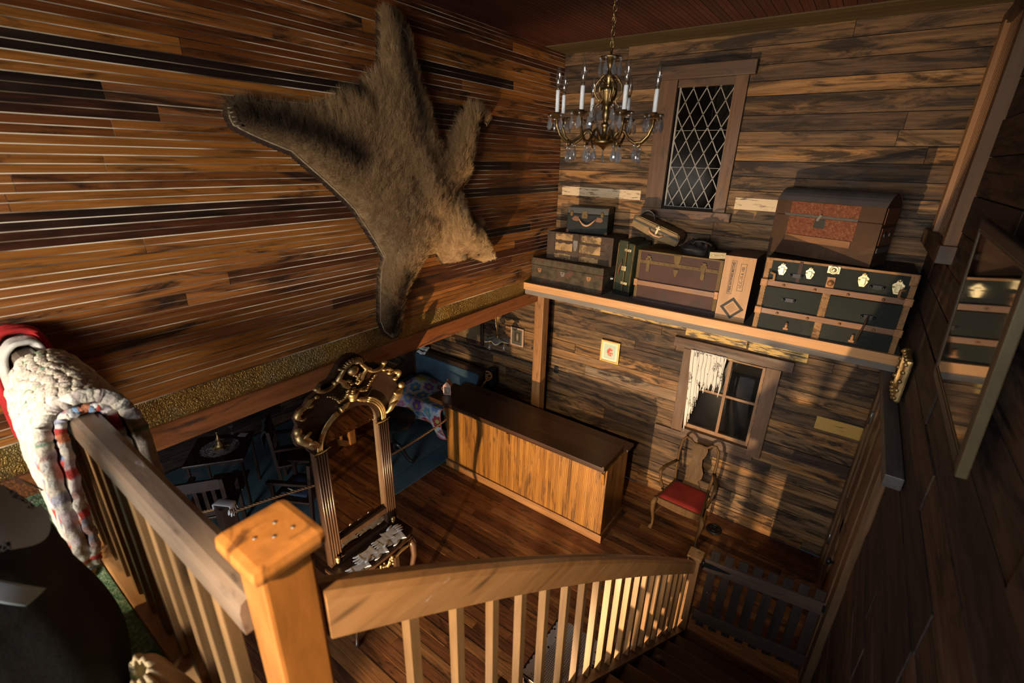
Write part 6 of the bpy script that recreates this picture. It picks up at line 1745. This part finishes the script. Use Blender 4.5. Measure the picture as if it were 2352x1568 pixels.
# landing rail along the edge
t = thing('landing_rail', 'broad worn rail along the landing edge from the left wall to the orange newel', 'handrail', (1.13, .28, 3.06))
m = MB()
pr = [(-.04, -.09), (-.042, -.03), (-.036, -.008), (-.02, 0), (.02, 0), (.036, -.008), (.042, -.03), (.04, -.09)]
vs = []; fs = []
for x in (-1.125, 1.118):
    for a, b in pr: vs.append((x, a, .08 + b))
n = len(pr)
for k in range(n): fs.append((k, (k + 1) % n, n + (k + 1) % n, n + k))
fs += [tuple(range(n)), tuple(n + k for k in range(n))]
m.add(vs, fs, .5); m.build('rail', M['rail_x'], t)
lx = [.16 + .137 * k for k in range(16)]
for i, x in enumerate(lx):
    if x > 2.2: break
    m = MB(); m.box((-.02, -.016, 0), (.02, .016, .687), None, 0, .003)
    o = m.build('landing_baluster', M['baluster'], None, (x, .262, 2.364))
    k = len([q for q in lx if q <= 2.2]) - 1 - i
    od = ['nearest', 'second from', 'third from', 'fourth from', 'fifth from', 'sixth from', 'seventh from', 'eighth from', 'ninth from', 'tenth from', 'eleventh from', 'twelfth from', 'thirteenth from', 'fourteenth from', 'fifteenth from', 'sixteenth from'][k]
    tag(o, 'flat wooden baluster of the landing rail, ' + od + ' the orange newel', 'baluster', 'landing balusters')
# gate
t = thing('stair_gate', 'low dark slatted gate with a black strap hinge at the foot of the stairs', 'gate', (2.684, 3.452, 0), radians(7.6))
gm = wood('gate_boards', [(0, (.05, .03, .022)), (1, (.1, .058, .038))], 'x', 1, 18, (.5, .7), stain=(.1, 2, (.02, .014, .012)))
gv = wood('gate_pickets', [(0, (.022, .015, .012)), (1, (.05, .03, .022))], 'z', 1, 18, (.5, .7))
for z in (.755, .165):
    m = MB(); m.box((0, -.012, z), (.885, .012, z + .118), None, 0, .004); m.build('gate_rail', gm, t)
for k in range(8):
    x = .04 + k * .108; m = MB(); m.box((x, .0125, .10), (x + .066, .034, .955 + .008 * random.random()), None, 0, .003); m.build('picket', gv, t)
m = MB(); m.prism([(-.012, .80), (-.012, .845), (.06, .845), (.21, .823), (.21, .817), (.06, .80)], -.02, -.012, 1); m.cyl((-.004, -.02, .79), (-.004, -.02, .855), .01, 10); m.build('strap_hinge', M['iron'], t)
m = MB(); m.box((.86, -.03, .80), (.90, -.012, .86), .5, 0, .004); m.build('latch', M['iron'], t)
m = MB(); m.lathe([(.042, 0), (.043, .10), (.038, .112), (.012, .116), (.009, .13), (.001, .131)], 18)
cs = px(1484, 1522, 2, .594)
o = m.build('candle_stub', plain('brown_wax', (.1, .06, .045), .6), None, (max(cs.x, 2.655), cs.y, .589)); tag(o, 'short round brown candle stub on the stair tread beside the balusters', 'candle')

# landing carpet
def turf():
    t = NT('green_pile'); v = t.coords()
    c = t.ramp(t.noise(v, 60, 5, .7), [(.3, (.05, .14, .07)), (.5, (.16, .3, .18)), (.65, (.4, .46, .32)), (.8, (.5, .42, .2))])
    return t.pbsdf(c, .95, 0, t.bump(t.noise(v, 150, 4), 1.0, .01), .1)
m = MB(); m.box((.02, -2.3, 0), (2.2, .21, .012), .5, 0, .003)
o = m.build('green_carpet', turf(), None, (0, 0, 2.341)); tag(o, 'mottled green carpet on the landing floor behind the rail', 'carpet')

# patchwork quilt folded over the landing rail
def quiltm(seed, pale):
    rr = random.Random(seed); pal = {}
    cols = [(.66, .6, .48), (.7, .64, .54), (.62, .56, .46), (.68, .62, .55), (.6, .5, .44)] if pale else [(.45, .06, .05), (.55, .2, .1), (.2, .32, .5), (.6, .56, .5), (.62, .6, .58), (.35, .22, .2), (.3, .3, .38), (.6, .54, .46), (.5, .42, .44)]
    def f(i, j):
        k = (i, j)
        if k not in pal: pal[k] = rr.choice(cols)
        return pal[k]
    return f
Q = thing('folded_quilt', 'thick cream patchwork quilt folded over the landing rail', 'quilt', (.8, .28, 3.14))
def qlayer(name, prof, xl, xr, col, nu=40, nv=70, thick=.03, bum=1.0, puff=.012):
    """prof: list of (y,z); xl/xr functions of v"""
    P = smooth_path([(0, y, z) for y, z in prof], 8); n = len(P) - 1
    def fn(u, v):
        f = v * n; k = min(int(f), n - 1); p = P[k].lerp(P[k + 1], f - k)
        a, b = xl(v), xr(v); x = a + (b - a) * u
        t_ = (P[min(k + 1, n)] - P[max(k - 1, 0)]).normalized(); nn = Vector((0, -t_.z, t_.y))
        d = puff * (mnoise.noise(Vector((x * 20, v * 16, 5))) * 1.3 + mnoise.noise(Vector((x * 45, v * 60, 1))) + abs(sin(v * 70 + 2 * sin(u * 7))) * .8)
        p = p + nn * d
        return (x - .8, p.y - .28, p.z - 3.14)
    return col_mesh(fn, col, nu, nv, name, cloth_col(name + '_cloth', .9, 90), thick, Q)
fa = quiltm(3, True); fb = quiltm(6, False)
sprig = lambda u, v: ((.2, .34, .24) if mnoise.noise(Vector((u * 13, v * 26, 8))) > .46 else fa(int(u * 8), int(v * 30)))
def outc(u, v):
    if u > .8 and v < .3: return fb(int(u * 26), int(v * 60))
    if mnoise.noise(Vector((u * 13, v * 26, 8))) > .46: return (.2, .34, .24)
    c = fa(int(u * 10), int(v * 46)); k = mnoise.noise(Vector((u * 30, v * 70, 3)))
    return tuple(max(0, a * (.86 + .35 * k) + (d * .10 * abs(k))) for a, d in zip(c, ((.5, .1, .2), (.1, .2, .5), (.4, .3, .1))[int(v * 46) % 3]))
qlayer('outer_fold', [(.172, 2.42), (.160, 2.55), (.158, 2.80), (.163, 3.02), (.18, 3.14), (.225, 3.205), (.285, 3.22), (.345, 3.195), (.385, 3.12), (.40, 3.0), (.40, 2.75)], lambda v: .50 + .20 * (1 - v), lambda v: .92 + .20 * min(1, v * 1.8) + .12 * max(0, v - .55), outc, 90, 150, thick=.045, puff=.0042)
qlayer('inner_fold', [(.175, 2.42), (.192, 2.45), (.205, 2.6), (.205, 2.8), (.21, 3.0), (.226, 3.13), (.25, 3.160), (.30, 3.160), (.335, 3.14), (.35, 3.0), (.352, 2.8)], lambda v: .72, lambda v: .90 + .19 * min(1, v * 1.8) + .1 * max(0, v - .55), lambda u, v: fb(int(u * 9), int(v * 44)), 30, 150, thick=.03, puff=.008)
# red and white cloth near the wall
Q2 = thing('red_and_white_cloth', 'white folded cloth with a red lining over the rail end by the left wall', 'cloth', (.13, .28, 3.14))
def ql2(name, prof, x0, x1, col, thick):
    P = smooth_path([(0, y, z) for y, z in prof], 6); n = len(P) - 1
    m = MB()
    def fn(u, v):
        f = v * n; k = min(int(f), n - 1); p = P[k].lerp(P[k + 1], f - k); return (x0 + (x1 - x0) * u - .13, p.y - .28 + .006 * sin(u * 15), p.z - 3.14 + .008 * sin(u * 11 + v * 4))
    m.grid(fn, 12, 40, thick=thick); return m.build(name, col, Q2)
ql2('white_fold', [(.19, 2.6), (.19, 2.9), (.20, 3.1), (.24, 3.17), (.29, 3.18), (.34, 3.16), (.36, 3.05), (.362, 2.8)], .02, .17, plain('off_white_wool', (.58, .55, .5), .95, 0, .15, 20, .5, 80), .02)
ql2('red_lining', [(.165, 2.7), (.165, 2.95), (.175, 3.12), (.22, 3.21), (.29, 3.225), (.36, 3.19), (.39, 3.05), (.395, 2.75)], .02, .10, plain('red_wool', (.42, .012, .012), .9, 0, .2, 20, .4, 80), .018)
# straw hat with a yellow ribbon below the quilt
t = thing('straw_hat', 'cream straw hat with a yellow ribbon on the landing carpet under the quilt', 'hat', (.80, .075, 2.355), radians(20))
m = MB(); m.lathe([(.12, .0), (.118, .010), (.085, .013), (.07, .016), (.065, .06), (.05, .07), (.001, .072)], 30); m.build('crown_and_brim', plain('straw', (.5, .4, .24), .8, 0, .2, 40, .6, 160), t)
m = MB(); m.lathe([(.0715, .017), (.069, .042), (.066, .042), (.069, .017)], 30)
for a in (-.6, -.2, .25): m.tube([(.07 * cos(a), -.07 * abs(sin(a)) - .01, .03), (.08 * cos(a) + .01, -.09 - .01 * sin(a), .035), (.09 * cos(a), -.11, .02)], [.012, .02, .012], 8, flat=.3)
m.build('ribbon', plain('yellow_ribbon', (.55, .36, .03), .7), t)
# black dress on a stand with lace shoulder cape and grey ribbon
t = thing('black_dress', 'black dress with a lace cape and grey ribbon on the landing carpet', 'dress', (1.40, -.13, 2.354))
blk = plain('black_velvet', (.018, .016, .014), .9, 0, .3, 6, .4, 60, .2)
def dress(u, v):
    a = u * 2 * pi
    z = .0 + .94 * v
    r = .275 + .045 * sin(pi * min(1, v / .55)) - .03 * v
    if v > .62: r = .24 * (1 - ((v - .62) / .38) ** 2 * .9) + .01
    r += .012 * sin(9 * a + 2) * (1 - v)
    return (r * cos(a) * 1.0, r * sin(a) * .9, z)
m = MB(); m.grid(dress, 72, 40); m.build('gown', blk, t)
def cape(u, v):
    a = -.2 + u * 3.6 - 1.2; vv = .995 - .24 * v * (1 + .12 * sin(u * 22))
    p = Vector(dress(0, vv)); r = p.x + .016 + .02 * v
    return (r * cos(a), r * sin(a) * .9, p.z + .012)
m = MB(); m.grid(cape, 60, 20); m.build('lace_cape', lace('grey_lace', 95, .46, (.3, .34, .38)), t)
m = MB(); m.grid(lambda u, v: (lambda a, vv: (lambda r: (r * cos(a), r * sin(a) * .9, .94 * vv))(dress(0, vv)[0] + .022 + .010 * sin(v * 9)))(-.3 + .2 * u + .75 * v, .93 - .30 * v), 8, 24, thick=.004); m.build('ribbon', plain('grey_ribbon', (.17, .2, .22), .7), t)
# tan pleated cloth at the foot of the rail
t = thing('tan_pleated_cloth', 'tan pleated cloth with dark patches heaped on the landing by the newel', 'cloth', (1.77, .11, 2.354))
def pl(u, v):
    a = -1.0 + 4.2 * u; r = .04 + .20 * v
    return (r * cos(a) * .9, r * sin(a) * .5, .27 * (1 - v ** 1.6) + .03 + .032 * sin(u * 44) * (.3 + v) * (1 - .5 * v))
tc = NT('tan_cloth'); vv = tc.coords()
c = tc.mix(tc.n('MapRange', Value=tc.noise(vv, 7, 3), From_Min=.52, From_Max=.6, To_Min=0, To_Max=.92).outputs[0], (.42, .3, .16), (.02, .018, .015))
tc.pbsdf(c, .85, 0, tc.bump(tc.noise(vv, 120, 3), .4), .2)
m = MB(); m.grid(pl, 150, 14, thick=.006); m.build('pleats', tc.m, t)
